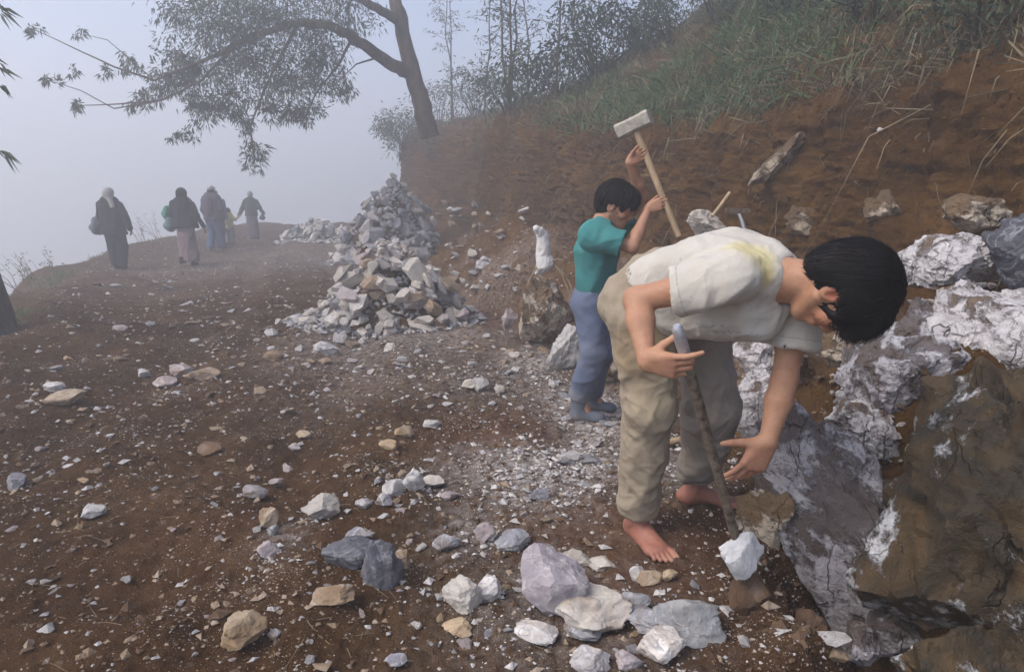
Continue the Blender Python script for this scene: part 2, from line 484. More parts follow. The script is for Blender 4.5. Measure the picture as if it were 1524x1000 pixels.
# ------------------------------------------------------------------ the cut bank and the hillside above it
BANK = {}
def build_bank():
    # resample the foot line finely near the camera
    ys = ST[:, 1]
    yq = np.concatenate([np.linspace(-2.5, 9, 470)[:-1], 9 * (35.5 / 9) ** np.linspace(0, 1, 210)])[::-1]
    o = np.argsort(ys)
    def cub(col):                       # smooth interpolation through the stations
        a = np.interp(yq, ys[o], ST[o, col])
        k = np.array([1, 4, 9, 14, 16, 14, 9, 4, 1], float); k /= k.sum()
        pad = np.pad(a, 4, mode='edge')
        for _ in range(3):
            a = np.convolve(np.pad(a, 4, mode='edge'), k, 'valid')
        return a
    bx = cub(0); tw, th, bw, rim, slope = [cub(c) for c in (2, 3, 4, 5, 6)]
    T = np.stack([np.gradient(bx), np.gradient(yq)], -1)
    T /= np.linalg.norm(T, axis=1)[:, None]
    N = np.stack([-T[:, 1], T[:, 0]], -1)
    for _ in range(30): N = (np.roll(N, 1, 0) + np.roll(N, -1, 0) + N * 2) / 4; N[0] = N[1]; N[-1] = N[-2]
    N /= np.linalg.norm(N, axis=1)[:, None]
    z0 = road_z(yq)
    nt = 300
    t = np.linspace(0, 1, nt)
    # profile knots in t: buried toe, foot, talus top, bench back, lower face, upper face, rim, slope, crest
    kt = np.array([0, 0.05, 0.19, 0.27, 0.42, 0.58, 0.66, 0.86, 1.0])
    off = np.stack([-0.35 + 0 * tw, 0 * tw, tw, tw + bw, tw + bw + 0.16, tw + bw + 0.30, tw + bw + 0.55, tw + bw + 3.4, tw + bw + 14], -1)
    H = rim
    hz = np.stack([-1.2 + 0 * tw, 0 * tw - 0.03 - 0.45 * sstep(3.3, 2.5, yq), th, th + 0.12, th + 0.45 * (H - th), th + 0.88 * (H - th), H, H + 2.9 * slope, np.minimum(H + 2.9 * slope + 8.5 * slope, 14.0)], -1)
    Off = np.stack([np.interp(t, kt, off[i]) for i in range(len(yq))])
    Hz = np.stack([np.interp(t, kt, hz[i]) for i in range(len(yq))])
    k = np.array([1, 3, 5, 6, 5, 3, 1], float); k /= k.sum()
    def smt(A):
        Ap = np.pad(A, ((0, 0), (3, 3)), mode='edge')
        return sum(k[j] * Ap[:, j:j + A.shape[1]] for j in range(7))
    for _ in range(3): Off, Hz = smt(Off), smt(Hz)
    X = bx[:, None] + N[:, 0:1] * Off
    Y = yq[:, None] + N[:, 1:2] * Off
    Z = z0[:, None] + Hz
    Pn = np.stack([X, Y, Z], -1)
    # rough, eroded face: push along the local normal
    du = np.gradient(Pn, axis=0); dv = np.gradient(Pn, axis=1)
    nn = np.cross(du, dv); nn /= np.linalg.norm(nn, axis=2)[..., None] + 1e-9
    flip = (nn * np.stack([-N[:, 0], -N[:, 1], np.full(len(N), 0.6)], -1)[:, None, :]).sum(-1) < 0
    nn[flip] *= -1
    face = sstep(0.04, 0.12, t)[None, :]
    big = fbm(Pn * V(1, 1, 0.8), 0.85, 3, 31) * 0.17
    # downward gullies on the face
    gul = fbm(Pn * V(1, 1, 0.22), 2.6, 3, 37, ridged=True) * 0.075
    med = fbm(Pn, 3.8, 3, 33) * 0.055
    sml = fbm(Pn, 10.0, 4, 35, ridged=True, gain=0.62) * 0.032 + fbm(Pn, 45.0, 2, 36) * 0.009
    onface = (sstep(0.25, 0.32, t) * sstep(0.75, 0.62, t))[None, :]
    D = face * (big + gul * (0.3 + 0.7 * onface) + med + sml)
    # hollows dug in the face
    for u, v, Yq, r, a in ((775, 315, 8.6, 0.32, 0.38), (690, 300, 10.5, 0.5, 0.35), (900, 520, 5.2, 0.3, 0.15), (660, 290, 12, 0.6, 0.25)):
        cpt = P(u, v, Yq)
        D -= a * np.exp(-(((Pn - cpt) / V(r, r * 2.2, r)) ** 2).sum(-1))
    Pn = Pn + nn * D[..., None]
    ns = len(yq)
    i = np.arange(ns * nt).reshape(ns, nt)
    f = np.stack([i[:-1, :-1], i[:-1, 1:], i[1:, 1:], i[1:, :-1]], -1).reshape(-1, 4)
    me = np_mesh('earth_bank', Pn.reshape(-1, 3), f)
    d = np.zeros((ns, nt))
    d += 0.5 * (sstep(0.04, 0.10, t) * sstep(0.34, 0.2, t))[None, :] * sstep(-0.1, 0.4, fbm(Pn, 1.3, 3, 71))
    for u, v, Yq, r, a in ((720, 370, 8.5, 0.9, 0.95), (760, 350, 8.2, 0.6, 0.6), (840, 560, 5.2, 0.4, 0.7), (1110, 540, 4.0, 0.5, 0.8)):
        d = np.maximum(d, a * np.exp(-(((Pn - P(u, v, Yq)) / r) ** 2).sum(-1)))
    set_col(me, np.stack([d.ravel(), 0 * d.ravel(), 0 * d.ravel()], -1), 'dust')
    tag(link('earth_bank', me, M['bank']), kind='structure')
    BANK['P'], BANK['N'], BANK['t'], BANK['y'] = Pn, nn, t, yq

def on_bank(u, v, lo=1.0, hi=60):
    """pixel -> nearest point of the bank along that ray, with its normal"""
    Pn = BANK['P']
    t = Pn[..., 1] * CP - (Pn[..., 2] - CAM_H) * SP
    a = Pn[..., 0] / np.maximum(t, 0.05) * FPX + 762
    zc = Pn[..., 1] * SP + (Pn[..., 2] - CAM_H) * CP
    b = -zc / np.maximum(t, 0.05) * FPX + 500
    d = np.hypot(a - u, b - v)
    d[(t < lo) | (t > hi)] = 1e9
    near = d < max(6.0, d.min() * 1.2)
    tt = np.where(near, t, 1e9)
    i = np.unravel_index(np.argmin(tt), tt.shape)
    return Pn[i].copy(), BANK['N'][i].copy()
build_ground()
build_bank()

# ------------------------------------------------------------------ rocks
def drop_bank(x, y):
    Pn = BANK['P'].reshape(-1, 3)
    d = (Pn[:, 0] - x) ** 2 + (Pn[:, 1] - y) ** 2
    i = np.where(d < max(0.01, d.min() * 1.5))[0]
    return V(x, y, Pn[i, 2].max())
_hulls = {}
def hull_mesh(seed, flat=0.6, n=15, mat='stone_white', elong=1.25):
    """small broken stone: convex hull of a few points, about 26 triangles, unit width"""
    key = (seed, flat, n, mat)
    if key in _hulls: return _hulls[key]
    r = np.random.RandomState(seed * 7 + 3)
    p = r.normal(size=(n, 3)); p /= np.linalg.norm(p, axis=1)[:, None]
    p *= r.uniform(0.78, 1.08, (n, 1))
    p *= V(0.5 * elong, 0.5, 0.5 * flat)
    bm = bmesh.new()
    for q in p: bm.verts.new(q)
    res = bmesh.ops.convex_hull(bm, input=bm.verts)
    bmesh.ops.delete(bm, geom=[g for g in res['geom_interior'] if isinstance(g, bmesh.types.BMVert)], context='VERTS')
    me = bpy.data.meshes.new('stone'); bm.to_mesh(me); bm.free()
    me.materials.append(M[mat])
    _hulls[key] = me
    return me
_ico = {}
def ico(sub):
    if sub not in _ico:
        bm = bmesh.new(); bmesh.ops.create_icosphere(bm, subdivisions=sub, radius=1.0)
        bm.verts.ensure_lookup_table()
        _ico[sub] = (np.array([v.co for v in bm.verts]), np.array([[v.index for v in f.verts] for f in bm.faces]))
        bm.free()
    return _ico[sub]
def rock_verts(seed, sub=4, cuts=16, depth=(0.54, 0.88), rough=0.04, extra=None, strata=0.0, chip=0.0, nchip=70):
    """broken rock: sphere cut by planes, chipped edges, rough skin; unit radius"""
    r = np.random.RandomState(seed)
    d, f = ico(sub)
    pl = r.normal(size=(cuts, 3)); pl /= np.linalg.norm(pl, axis=1)[:, None]
    off = r.uniform(depth[0], depth[1], cuts)
    if extra:
        pl = np.vstack([pl, [unit(e[:3]) for e in extra]]); off = np.concatenate([off, [e[3] for e in extra]])
    q = d + 0.07 * np.stack([fbm(d, 2.0, 3, seed + k) for k in range(3)], -1)
    den = np.maximum(q @ pl.T, 1e-3)
    rad = np.min(np.where(q @ pl.T > 1e-3, off / den, 9), axis=1)
    rad = np.minimum(rad, 1.12)
    v = d * rad[:, None]
    nz = fbm(v, 3.0, 4, seed + 5) * rough + fbm(v, 9.0, 3, seed + 6, ridged=True) * rough * 0.35
    if strata > 0:
        ax = unit(r.normal(size=3))
        s = (v @ ax) * 7 + fbm(v, 2.0, 3, seed + 9) * 1.2
        nz = nz + strata * (np.abs(s - np.floor(s) - 0.5) - 0.25)
    if chip > 0:                        # broken facets: each cell is a tilted plane, with a step at its edge
        sd_ = r.normal(size=(nchip, 3)); sd_ /= np.linalg.norm(sd_, axis=1)[:, None]
        sd_ *= 0.8
        w = v + 0.10 * np.stack([fbm(v, 4.0, 3, seed + 60 + k) for k in range(3)], -1)
        near = np.argmax(w @ sd_.T - 0.5 * (sd_ ** 2).sum(1)[None], axis=1)
        hc = r.uniform(-1, 0.6, nchip); gc = r.normal(size=(nchip, 3)) * 1.6
        nz = nz + chip * (hc[near] + ((w - sd_[near]) * gc[near]).sum(1))
    return v * (1 + nz)[:, None], f
def rock_mesh(name, seed, size, rot=(0, 0, 0), sub=4, mat='stone_white', sharp=28, **kw):
    v, f = rock_verts(seed, sub, **kw)
    lo, hi = v.min(0), v.max(0)
    v = (v - (lo + hi) / 2) / (hi - lo) * np.asarray(size)
    R = np.array(Matrix.Rotation(rot[2], 3, 'Z') @ Matrix.Rotation(rot[1], 3, 'Y') @ Matrix.Rotation(rot[0], 3, 'X'))
    v = v @ R.T
    me = np_mesh(name, v, f)
    me.set_sharp_from_angle(angle=math.radians(sharp))
    me.materials.append(M[mat])
    return me
def place_rock(u0, v0, u1, v1, mat, seed, label, cat='stone', name='stone', group=None, depth=None, tall=None, lift=0.0, sub=4, sink=0.16, rotz=None, flat=None, parent=None, **kw):
    """rock filling a pixel box, standing on the ground under the box's lower edge"""
    g = G((u0 + u1) / 2, v1 - 0.12 * (v1 - v0)) if depth is None else P((u0 + u1) / 2, v1 - 0.1 * (v1 - v0), depth)
    m = pxm(g)
    w = (u1 - u0) * m * 1.03
    elev = math.atan2(CAM_H - g[2], g[1])
    hpx = (v1 - v0) * m * 1.03
    dy = 0.8 * w if flat is None else flat * w
    hz = 1.15 * max(0.3 * w, (hpx - dy * math.sin(elev) * 0.75) / math.cos(elev)) if tall is None else tall * w
    r = np.random.RandomState(seed + 100)
    me = rock_mesh(name, seed, (w, dy, hz), (0, 0, 0), sub, mat, **kw)
    gz = g[2] if depth is not None else float(ground_h(g[0], g[1] + dy * 0.3))
    o = link(name, me, None, parent, (g[0], g[1] + dy * 0.35, gz + hz * (0.5 - sink) + lift))
    if label: tag(o, label, cat, group)
    return o

# hand placed stones in the foreground and on the road (pixel boxes of the photograph)
FG = [
    (480, 800, 556, 856, 'stone_dark', 11, 'dark grey angular stone with a pale left corner, left of the pair', {}),
    (533, 811, 596, 889, 'stone_dark', 12, 'dark blue grey stone with pale streaks, right of the dark pair', {}),
    (513, 788, 553, 812, 'stone_grey', 13, 'pale grey stone wedged behind the dark grey pair', {}),
    (586, 818, 610, 856, 'stone_tan', 14, 'brownish stone touching the right side of the dark blue grey stone', {}),
    (776, 828, 876, 948, 'stone_lilac', 15, 'large rounded lilac grey block behind the cream foreground block', dict(sub=5)),
    (828, 876, 942, 962, 'stone_cream', 16, 'large cream white broken block in the middle foreground', dict(sub=5)),
    (978, 886, 1080, 966, 'stone_patch', 17, 'white rock with a rusty ochre patch near the trench edge', dict(sub=5)),
    (922, 879, 972, 924, 'stone_grey', 18, 'small pale grey block right of the cream foreground block', {}),
    (936, 918, 1014, 956, 'stone_grey', 19, 'flat grey slab wedged before the ochre patched rock', {}),
    (953, 944, 1024, 1004, 'stone_white', 20, 'triangular pale slab at the bottom edge of the picture', {}),
    (848, 962, 912, 1006, 'stone_white', 21, 'pale grey slab cut by the bottom edge below the cream block', {}),
    (918, 970, 960, 1006, 'stone_pink', 22, 'mottled stone between the two pale slabs at the bottom edge', {}),
    (840, 930, 900, 965, 'stone_grey', 23, 'grey stone partly under the front of the cream block', {}),
    (764, 930, 832, 966, 'stone_white', 24, 'low pale stone in front of the lilac grey block', {}),
    (657, 867, 720, 922, 'stone_cream', 25, 'cream white blocky stone left of the lilac grey block', {}),
    (704, 858, 746, 906, 'stone_white', 26, 'white stone leaning behind the cream blocky stone', {}),
    (657, 925, 702, 956, 'stone_ochre', 27, 'ochre and white stone below the cream blocky stone', {}),
    (320, 917, 388, 973, 'stone_ochre', 28, 'brown and white wedge shaped stone low in the left foreground', {}),
    (398, 939, 417, 957, 'stone_grey', 29, 'little pale bluish stone right of the brown wedge stone', {}),
    (446, 737, 503, 780, 'stone_cream', 30, 'flat cream stone with crumbled right end on the bare dirt', {}),
    (359, 721, 396, 747, 'stone_grey', 31, 'pale grey stone left of the flat cream stone', {}),
    (398, 712, 420, 730, 'stone_pink', 32, 'small pinkish stone just right of the pale grey stone', {}),
    (112, 754, 149, 780, 'stone_white', 33, 'white pointed stone alone on the left dirt', {}),
    (379, 808, 416, 838, 'stone_pink', 34, 'pinkish white rounded stone with scattered crumbs', {}),
    (383, 757, 414, 790, 'stone_tan', 35, 'upright tan stone beside a small grey one', {}),
    (396, 780, 413, 800, 'stone_grey', 36, 'small grey stone at the foot of the upright tan stone', {}),
    (54, 577, 112, 604, 'stone_tan', 37, 'flat tan stone near the left edge of the road', {}),
    (62, 572, 92, 590, 'stone_white', 38, 'white chip lying behind the flat tan stone', {}),
    (6, 705, 38, 735, 'stone_grey', 39, 'pale sliver of stone at the far left edge', {}),
    (248, 541, 284, 566, 'stone_pink', 40, 'pinkish stone in the small group on the left road', {}),
    (272, 546, 322, 570, 'stone_tan', 41, 'flat tan slab in the small group on the left road', {}),
    (224, 562, 258, 582, 'stone_pink', 42, 'pale flat flake beside the small group on the road', {}),
    (204, 553, 222, 567, 'stone_white', 43, 'small white chip left of the small group on the road', {}),
    (563, 652, 590, 672, 'stone_ochre', 44, 'yellow ochre rounded stone in the middle of the dirt', {}),
    (586, 634, 614, 654, 'stone_ochre', 45, 'dull ochre stone behind the yellow ochre one', {}),
    (629, 625, 656, 641, 'stone_white', 46, 'bluish white chip right of the ochre stones', {}),
    (438, 640, 462, 656, 'stone_ochre', 47, 'small amber stone on the bare dirt', {}),
    (428, 660, 446, 675, 'stone_white', 48, 'little white chip below the amber stone', {}),
    (566, 711, 600, 742, 'stone_white', 49, 'white stone at the left of the little white group', {}),
    (600, 702, 632, 738, 'stone_white', 50, 'tallest white stone of the little white group', {}),
    (628, 708, 662, 730, 'stone_cream', 51, 'creamy stone at the right of the little white group', {}),
    (558, 735, 584, 760, 'stone_grey', 52, 'grey white stone in front of the little white group', {}),
    (528, 744, 552, 764, 'stone_white', 53, 'white nub left of the little white group', {}),
    (654, 732, 684, 752, 'stone_pink', 54, 'rounded pinkish stone right of the little white group', {}),
    (284, 657, 334, 682, 'stone_brown', 55, 'dark brown half buried stone in the dirt', {}),
    (787, 725, 818, 748, 'stone_grey', 56, 'pale flake on the white rock dust', {}),
    (643, 796, 684, 826, 'stone_grey', 57, 'striped grey stone tilted in the dirt', {}),
    (705, 782, 736, 818, 'stone_pink', 58, 'upright pinkish stone in the crumbled patch', {}),
    (736, 792, 790, 828, 'stone_grey', 59, 'crumbled pale grey lump behind the lilac block', {}),
    (838, 818, 880, 852, 'stone_cream', 60, 'cream stone behind the top of the lilac block', {}),
    (874, 828, 918, 856, 'stone_cream', 61, 'cream stone just before the barefoot right foot', {}),
    (937, 842, 962, 872, 'stone_white', 62, 'white splinter standing below the bare toes', {}),
    (948, 846, 988, 876, 'stone_tan', 63, 'brown stone beside the white splinter', {}),
    (986, 850, 1010, 872, 'stone_ochre', 64, 'yellowish stone right of the brown stone by the toes', {}),
    (462, 880, 524, 908, 'stone_tan', 65, 'tan and ochre lump left below the dark blue grey stone', {}),
    (568, 975, 606, 998, 'stone_grey', 66, 'pale grey stone at the bottom edge, left of the slabs', {}),
    (700, 535, 728, 590, 'stone_white', 67, 'thin white flake standing on the dusty hollow', dict(tall=0.8)),
    (735, 575, 752, 590, 'stone_cream', 68, 'small cream chip by the dusty hollow', {}),
    (688, 570, 712, 586, 'stone_cream', 69, 'small flat cream stone at the hollow rim', {}),
    (390, 522, 420, 540, 'stone_tan', 70, 'tan stone in front of the near rubble heap', {}),
    (462, 505, 500, 530, 'stone_white', 71, 'bright white block at the toe of the near rubble heap', {}),
]
M['stone_lilac'] = mat_stone('stone_lilac', (0.42, 0.38, 0.41), (0.34, 0.31, 0.34), (0.50, 0.47, 0.45), 0.3, (0.54, 0.51, 0.50), dirt_amt=0.25)
M['stone_cream'] = mat_stone('stone_cream', (0.60, 0.56, 0.50), (0.50, 0.45, 0.39), (0.38, 0.32, 0.27), 0.25, (0.42, 0.40, 0.40), dirt_amt=0.3)
M['stone_patch'] = mat_stone('stone_patch', (0.52, 0.51, 0.49), (0.32, 0.33, 0.35), (0.42, 0.25, 0.10), 0.3, (0.62, 0.60, 0.58), dirt_amt=0.35)
def foreground_stones():
    for (u0, v0, u1, v1, mat, seed, label, kw) in FG:
        big = (u1 - u0) > 34
        place_rock(u0, v0, u1, v1, mat, seed, label, **{**dict(sub=5 if big else 4, cuts=14, sharp=24, chip=0.035, nchip=45, rough=0.03), **kw})
foreground_stones()

# loose stones spread over the road
def scatter_stones():
    r = np.random.RandomState(5)
    zones = [  # what it lies by, pixel box, count, size range in px, weights white grey tan pink ochre brown
        ('near the white rock dust', (560, 690, 860, 840), 30, (8, 20), (5, 2, 2, 3, 1, 1)),
        ('round the big foreground blocks', (600, 840, 1060, 998), 40, (9, 26), (4, 3, 3, 2, 2, 2)),
        ('between the boy and the bent man', (840, 590, 930, 690), 26, (14, 34), (6, 4, 0, 2, 0, 0)),
        ('on the bare dirt at left', (0, 520, 560, 760), 36, (9, 22), (2, 1, 3, 2, 1, 4)),
        ('on the road before the walkers', (100, 420, 440, 540), 30, (9, 22), (2, 2, 3, 3, 0, 2)),
        ('at the toe of the near heap', (430, 490, 700, 560), 24, (8, 22), (5, 2, 3, 3, 0, 1)),
        ('in the dusty hollow left of the boy', (620, 500, 860, 640), 22, (8, 20), (5, 2, 2, 2, 0, 1)),
        ('in the bottom left foreground', (0, 760, 560, 995), 20, (8, 20), (2, 1, 3, 1, 1, 4)),
    ]
    names = {'stone_white': 'whitish', 'stone_grey': 'grey', 'stone_tan': 'tan', 'stone_pink': 'pinkish', 'stone_ochre': 'ochre', 'stone_brown': 'dark brown'}
    for where, (u0, v0, u1, v1), n, (s0, s1), wt in zones:
        wt = np.array(wt, float) / sum(wt)
        for k in range(n):
            u, v = r.uniform(u0, u1), r.uniform(v0, v1)
            g = G(u, v)
            m = STONES[r.choice(6, p=wt)]
            px = s0 + (s1 - s0) * r.uniform() ** 1.8
            me = hull_mesh(int(r.randint(14)), float(r.choice([0.45, 0.62, 0.8])), 15, m)
            o = link('stone', me)
            w = px * pxm(g)
            o.scale = (w, w * r.uniform(0.75, 1.05), w * r.uniform(0.7, 1.0))
            o.rotation_euler = (r.uniform(-0.35, 0.35), r.uniform(-0.35, 0.35), r.uniform(0, 6.28))
            o.location = (g[0], g[1], float(ground_h(g[0], g[1])) + w * (0.0 if m == 'stone_brown' else 0.06))
            tag(o, 'small %s broken stone lying loose %s' % (names[m], where), 'stone', 'loose stones ' + where)
scatter_stones()
def sunk_stones():
    r = np.random.RandomState(15)
    rd = bpy.data.objects['dirt_road']
    for (u0, v0, u1, v1), n, (s0, s1) in (((0, 480, 620, 720), 70, (7, 20)), ((0, 700, 620, 995), 60, (7, 20)), ((600, 680, 1060, 995), 80, (6, 20)), ((60, 390, 460, 500), 60, (6, 15)), ((430, 480, 860, 680), 60, (6, 16))):
        for k in range(n):
            g = G(r.uniform(u0, u1), r.uniform(v0, v1))
            m = STONES[r.choice(6, p=[.22, .12, .22, .16, .05, .23])]
            w = (s0 + (s1 - s0) * r.uniform() ** 2.2) * pxm(g)
            o = link('stone', hull_mesh(int(r.randint(14)), float(r.choice([0.45, 0.62, 0.8])), 15, m), None, rd)
            o.scale = (w, w * r.uniform(0.7, 1.05), w * r.uniform(0.6, 1.0))
            o.rotation_euler = (r.uniform(-0.4, 0.4), r.uniform(-0.4, 0.4), r.uniform(0, 6.28))
            o.location = (g[0], g[1], float(ground_h(g[0], g[1])) - w * r.uniform(-0.02, 0.10))
sunk_stones()

# gravel and rock crumbs: far too many to count
def chips(name, mat, pts, sizes, seed, parent=None, flat=0.6):
    r = np.random.RandomState(seed)
    n = len(pts)
    base = np.array([(1, 0, 0), (-1, 0, 0), (0, 1, 0), (0, -1, 0), (0, 0, 1), (0, 0, -1)], float)
    v = base[None] * r.uniform(0.55, 1.25, (n, 6, 1)) + r.normal(size=(n, 6, 3)) * 0.22
    v *= V(1, 1, flat)
    an = r.uniform(0, 6.28, n); c, s = np.cos(an), np.sin(an)
    x = v[..., 0] * c[:, None] - v[..., 1] * s[:, None]; y = v[..., 0] * s[:, None] + v[..., 1] * c[:, None]
    v = np.stack([x, y, v[..., 2] + 0.4 * (x * r.normal(size=(n, 1)) * 0.5)], -1) * sizes[:, None, None] + pts[:, None, :]
    f = np.array([(0, 2, 4), (2, 1, 4), (1, 3, 4), (3, 0, 4), (2, 0, 5), (1, 2, 5), (3, 1, 5), (0, 3, 5)])
    f = (f[None] + (np.arange(n) * 6)[:, None, None]).reshape(-1, 3)
    return np_mesh(name, v.reshape(-1, 3), f, smooth=False)
def gravel():
    r = np.random.RandomState(21)
    for name, mat, n, label in (('gravel', 'stone_white', 8500, 'white rock crumbs strewn over the dirt road'),
                                ('gravel', 'stone_tan', 8500, 'tan grit and pebbles strewn over the dirt road'),
                                ('gravel', 'stone_brown', 9000, 'brown clods of earth strewn over the dirt road')):
        y = 1.0 * (26 / 1.0) ** (r.uniform(0, 1, n * 3) ** 0.85)
        x = r.uniform(-0.85, 0.62, n * 3) * (y + 0.6)
        dens = fbm(np.stack([x, y, 0 * x + 5.5], -1), 0.8, 4, 44 + len(mat))
        xe = np.interp(y, EDGE_Y, EDGE_X)
        keep = (x > xe + 0.3) & (r.uniform(-0.9, 0.75, n * 3) < dens)
        x, y = x[keep][:n], y[keep][:n]
        z = ground_h(x, y)
        s = np.clip(0.0036 * np.exp(r.normal(size=len(x)) * 0.72) * (1 + 0.16 * y), 0.002, 0.03)
        o = link(name, chips(name, mat, np.stack([x, y, z + s * 0.2], -1), s, 3 + len(mat)), M[mat])
        tag(o, label, 'gravel', kind='stuff')
    # crumbs thrown round the work place
    pts, ss = [], []
    for u, v, rr, n in ((800, 705, 0.30, 900), (870, 685, 0.28, 800), (880, 615, 0.35, 700), (800, 560, 0.4, 400), (700, 700, 0.4, 260), (730, 800, 0.12, 160), (560, 540, 0.8, 260), (690, 560, 0.6, 260), (1080, 700, 0.3, 160),
                        (900, 640, 0.25, 260), (620, 720, 0.15, 90), (405, 835, 0.06, 60), (470, 770, 0.08, 60), (760, 940, 0.3, 260), (1000, 900, 0.25, 200), (1010, 690, 0.3, 260)):
        g = G(u, v)
        d = r.normal(size=(n, 2)) * rr * 0.6
        x, y = g[0] + d[:, 0], g[1] + d[:, 1] * 1.3
        s = 0.0035 * np.exp(r.normal(size=n) * 0.7) * (1 + 0.1 * g[1])
        pts.append(np.stack([x, y, ground_h(x, y) + 0.2 * s], -1)); ss.append(np.clip(s, 0.0015, 0.022))
    n = 3000
    y = r.uniform(0.9, 2.6, n); x = np.interp(y, [0.9, 1.3, 1.9, 2.6], [0.6, 0.66, 0.84, 0.98]) + r.uniform(-0.05, 0.85, n)
    s = np.clip(0.006 * np.exp(r.normal(size=n) * 0.7), 0.002, 0.03)
    o = link('gravel', chips('gravel', '', np.stack([x, y, ground_h(x, y) + 0.2 * s], -1), s, 19, flat=0.8), M['stone_brown'])
    tag(o, 'dark crumbled earth and grit on the trench floor', 'gravel', kind='stuff')
    o = link('gravel', chips('gravel', '', np.vstack(pts), np.concatenate(ss), 9), M['stone_white'])
    tag(o, 'white splinters and rock dust crumbs round the working place', 'gravel', kind='stuff')
gravel()

# ------------------------------------------------------------------ heaps of broken rock
def heap(center, rx, ry, height, n, size, label, seed, mats, wts, spread=1.0, fine=False, pw=1.35):
    """stones dropped one by one on a height map until the heap has its profile"""
    r = np.random.RandomState(seed)
    res = 0.03 if not fine else 0.02
    ext = (rx * 1.7 * spread, ry * 1.7 * spread)
    nx, ny = int(2 * ext[0] / res), int(2 * ext[1] / res)
    gx = center[0] - ext[0] + (np.arange(nx) + 0.5) * res
    gy = center[1] - ext[1] + (np.arange(ny) + 0.5) * res
    GX, GY = np.meshgrid(gx, gy, indexing='ij')
    base = ground_h(GX, GY)
    Hm = base.copy()
    rad = np.hypot((GX - center[0]) / rx, (GY - center[1]) / ry)
    prof = base + height * np.clip(1 - rad ** pw, 0, 1) * (1 + 0.12 * fbm(np.stack([GX, GY, 0 * GX], -1), 2.0, 2, seed))
    # earth and smaller rubble hidden inside
    core = np.maximum(prof - 0.22 * np.clip(height, 0.5, 1) - 0.02, base - 0.05)
    Hm = np.maximum(Hm, core)
    root = thing('rubble_heap', label, 'rubble heap', (center[0], center[1], float(ground_h(center[0], center[1]))))
    i = np.arange(nx * ny).reshape(nx, ny)
    f = np.stack([i[:-1, :-1], i[1:, :-1], i[1:, 1:], i[:-1, 1:]], -1).reshape(-1, 4)
    m = (rad.ravel()[f] < 1.0).all(1)
    used, inv = np.unique(f[m], return_inverse=True)
    vv = np.stack([GX, GY, core - 0.03], -1).reshape(-1, 3)[used] - np.array(root.location)
    o = link('rubble_core', np_mesh('rubble_core', vv, inv.reshape(-1, 4)), M['bank'], root)
    loc0 = np.array(root.location)
    placed = 0
    sizes = np.sort(size[0] + (size[1] - size[0]) * r.uniform(0, 1, n) ** 2.0)[::-1]
    order = np.concatenate([sizes[: n // 2][r.permutation(n // 2)], sizes[n // 2:]])
    for s in order:
        for tr in range(12):
            if r.uniform() < 0.88:
                a, q = r.uniform(0, 6.283), r.uniform(0, 1) ** 0.55
            else:
                a, q = r.uniform(0, 6.283), r.uniform(0.9, 1.45) * spread
                if s > size[0] + 0.45 * (size[1] - size[0]): continue
            x, y = center[0] + rx * q * math.cos(a), center[1] + ry * q * math.sin(a)
            ix, iy = int((x - gx[0]) / res), int((y - gy[0]) / res)
            hw = max(1, int(s * 0.5 / res))
            if not (hw < ix < nx - hw - 1 and hw < iy < ny - hw - 1): continue
            pat = Hm[ix - hw:ix + hw + 1, iy - hw:iy + hw + 1]
            zz = np.percentile(pat, 55)
            lim = prof[ix, iy]
            if zz < lim + 0.05 + 0.3 * s: break
        else: continue
        fl = r.choice([0.45, 0.6, 0.8])
        th = s * fl * 0.8
        gxx = (pat[-1].mean() - pat[0].mean()) / (2 * hw * res + res); gyy = (pat[:, -1].mean() - pat[:, 0].mean()) / (2 * hw * res + res)
        gxx, gyy = np.clip([gxx, gyy], -0.9, 0.9)
        ml = mats[r.choice(len(mats), p=np.array(wts) / sum(wts))]
        o = link('stone', hull_mesh(int(r.randint(14)), float(fl), 15, ml), None, root)
        o.scale = (s, s * r.uniform(0.75, 1.0), s)
        nrm = Vector((-gxx, -gyy, 1)).normalized()
        q = nrm.to_track_quat('Z', 'Y')
        from mathutils import Euler
        o.rotation_mode = 'QUATERNION'
        o.rotation_quaternion = q @ Euler((r.uniform(-0.4, 0.4), r.uniform(-0.4, 0.4), r.uniform(0, 6.28))).to_quaternion()
        cz = zz + th * 0.30
        o.location = Vector((x - loc0[0], y - loc0[1], cz - loc0[2]))
        ii, jj = np.meshgrid(np.arange(-hw, hw + 1), np.arange(-hw, hw + 1), indexing='ij')
        e = 1 - (ii ** 2 + jj ** 2) / (hw + 0.5) ** 2
        top = np.where(e > 0, cz + gxx * ii * res + gyy * jj * res + 0.5 * th * np.sqrt(np.maximum(e, 0)), -99)
        Hm[ix - hw:ix + hw + 1, iy - hw:iy + hw + 1] = np.maximum(pat, top)
        placed += 1
    # smaller rubble filling the gaps
    n2 = 1500
    a, q = r.uniform(0, 6.283, n2), r.uniform(0, 1.15, n2) ** 0.6
    x, y = center[0] + rx * q * np.cos(a), center[1] + ry * q * np.sin(a)
    ix, iy = ((x - gx[0]) / res).astype(int), ((y - gy[0]) / res).astype(int)
    zz = np.maximum(core[ix, iy], base[ix, iy]) + r.uniform(0, 0.03, n2)
    ss = r.uniform(0.25, 0.6, n2) * size[0]
    pc = np.stack([x, y, zz], -1) - loc0
    for j, mt in enumerate(mats[:2]):
        o = link('rubble', chips('rubble', '', pc[j::2], ss[j::2], seed + j, flat=0.7), M[mt], root)
        o['kind'] = 'stuff'
    return root
c1 = G(560, 492); c1[1] += 0.55
heap(c1, 1.02, 0.85, 0.90, 290, (0.08, 0.32), 'near heap of broken pale and tan rocks beside the road', 3,
     ['stone_white', 'stone_grey', 'stone_tan', 'stone_pink', 'stone_brown', 'stone_cream'], (7, 2, 3, 2, 1.0, 6), 1.0)
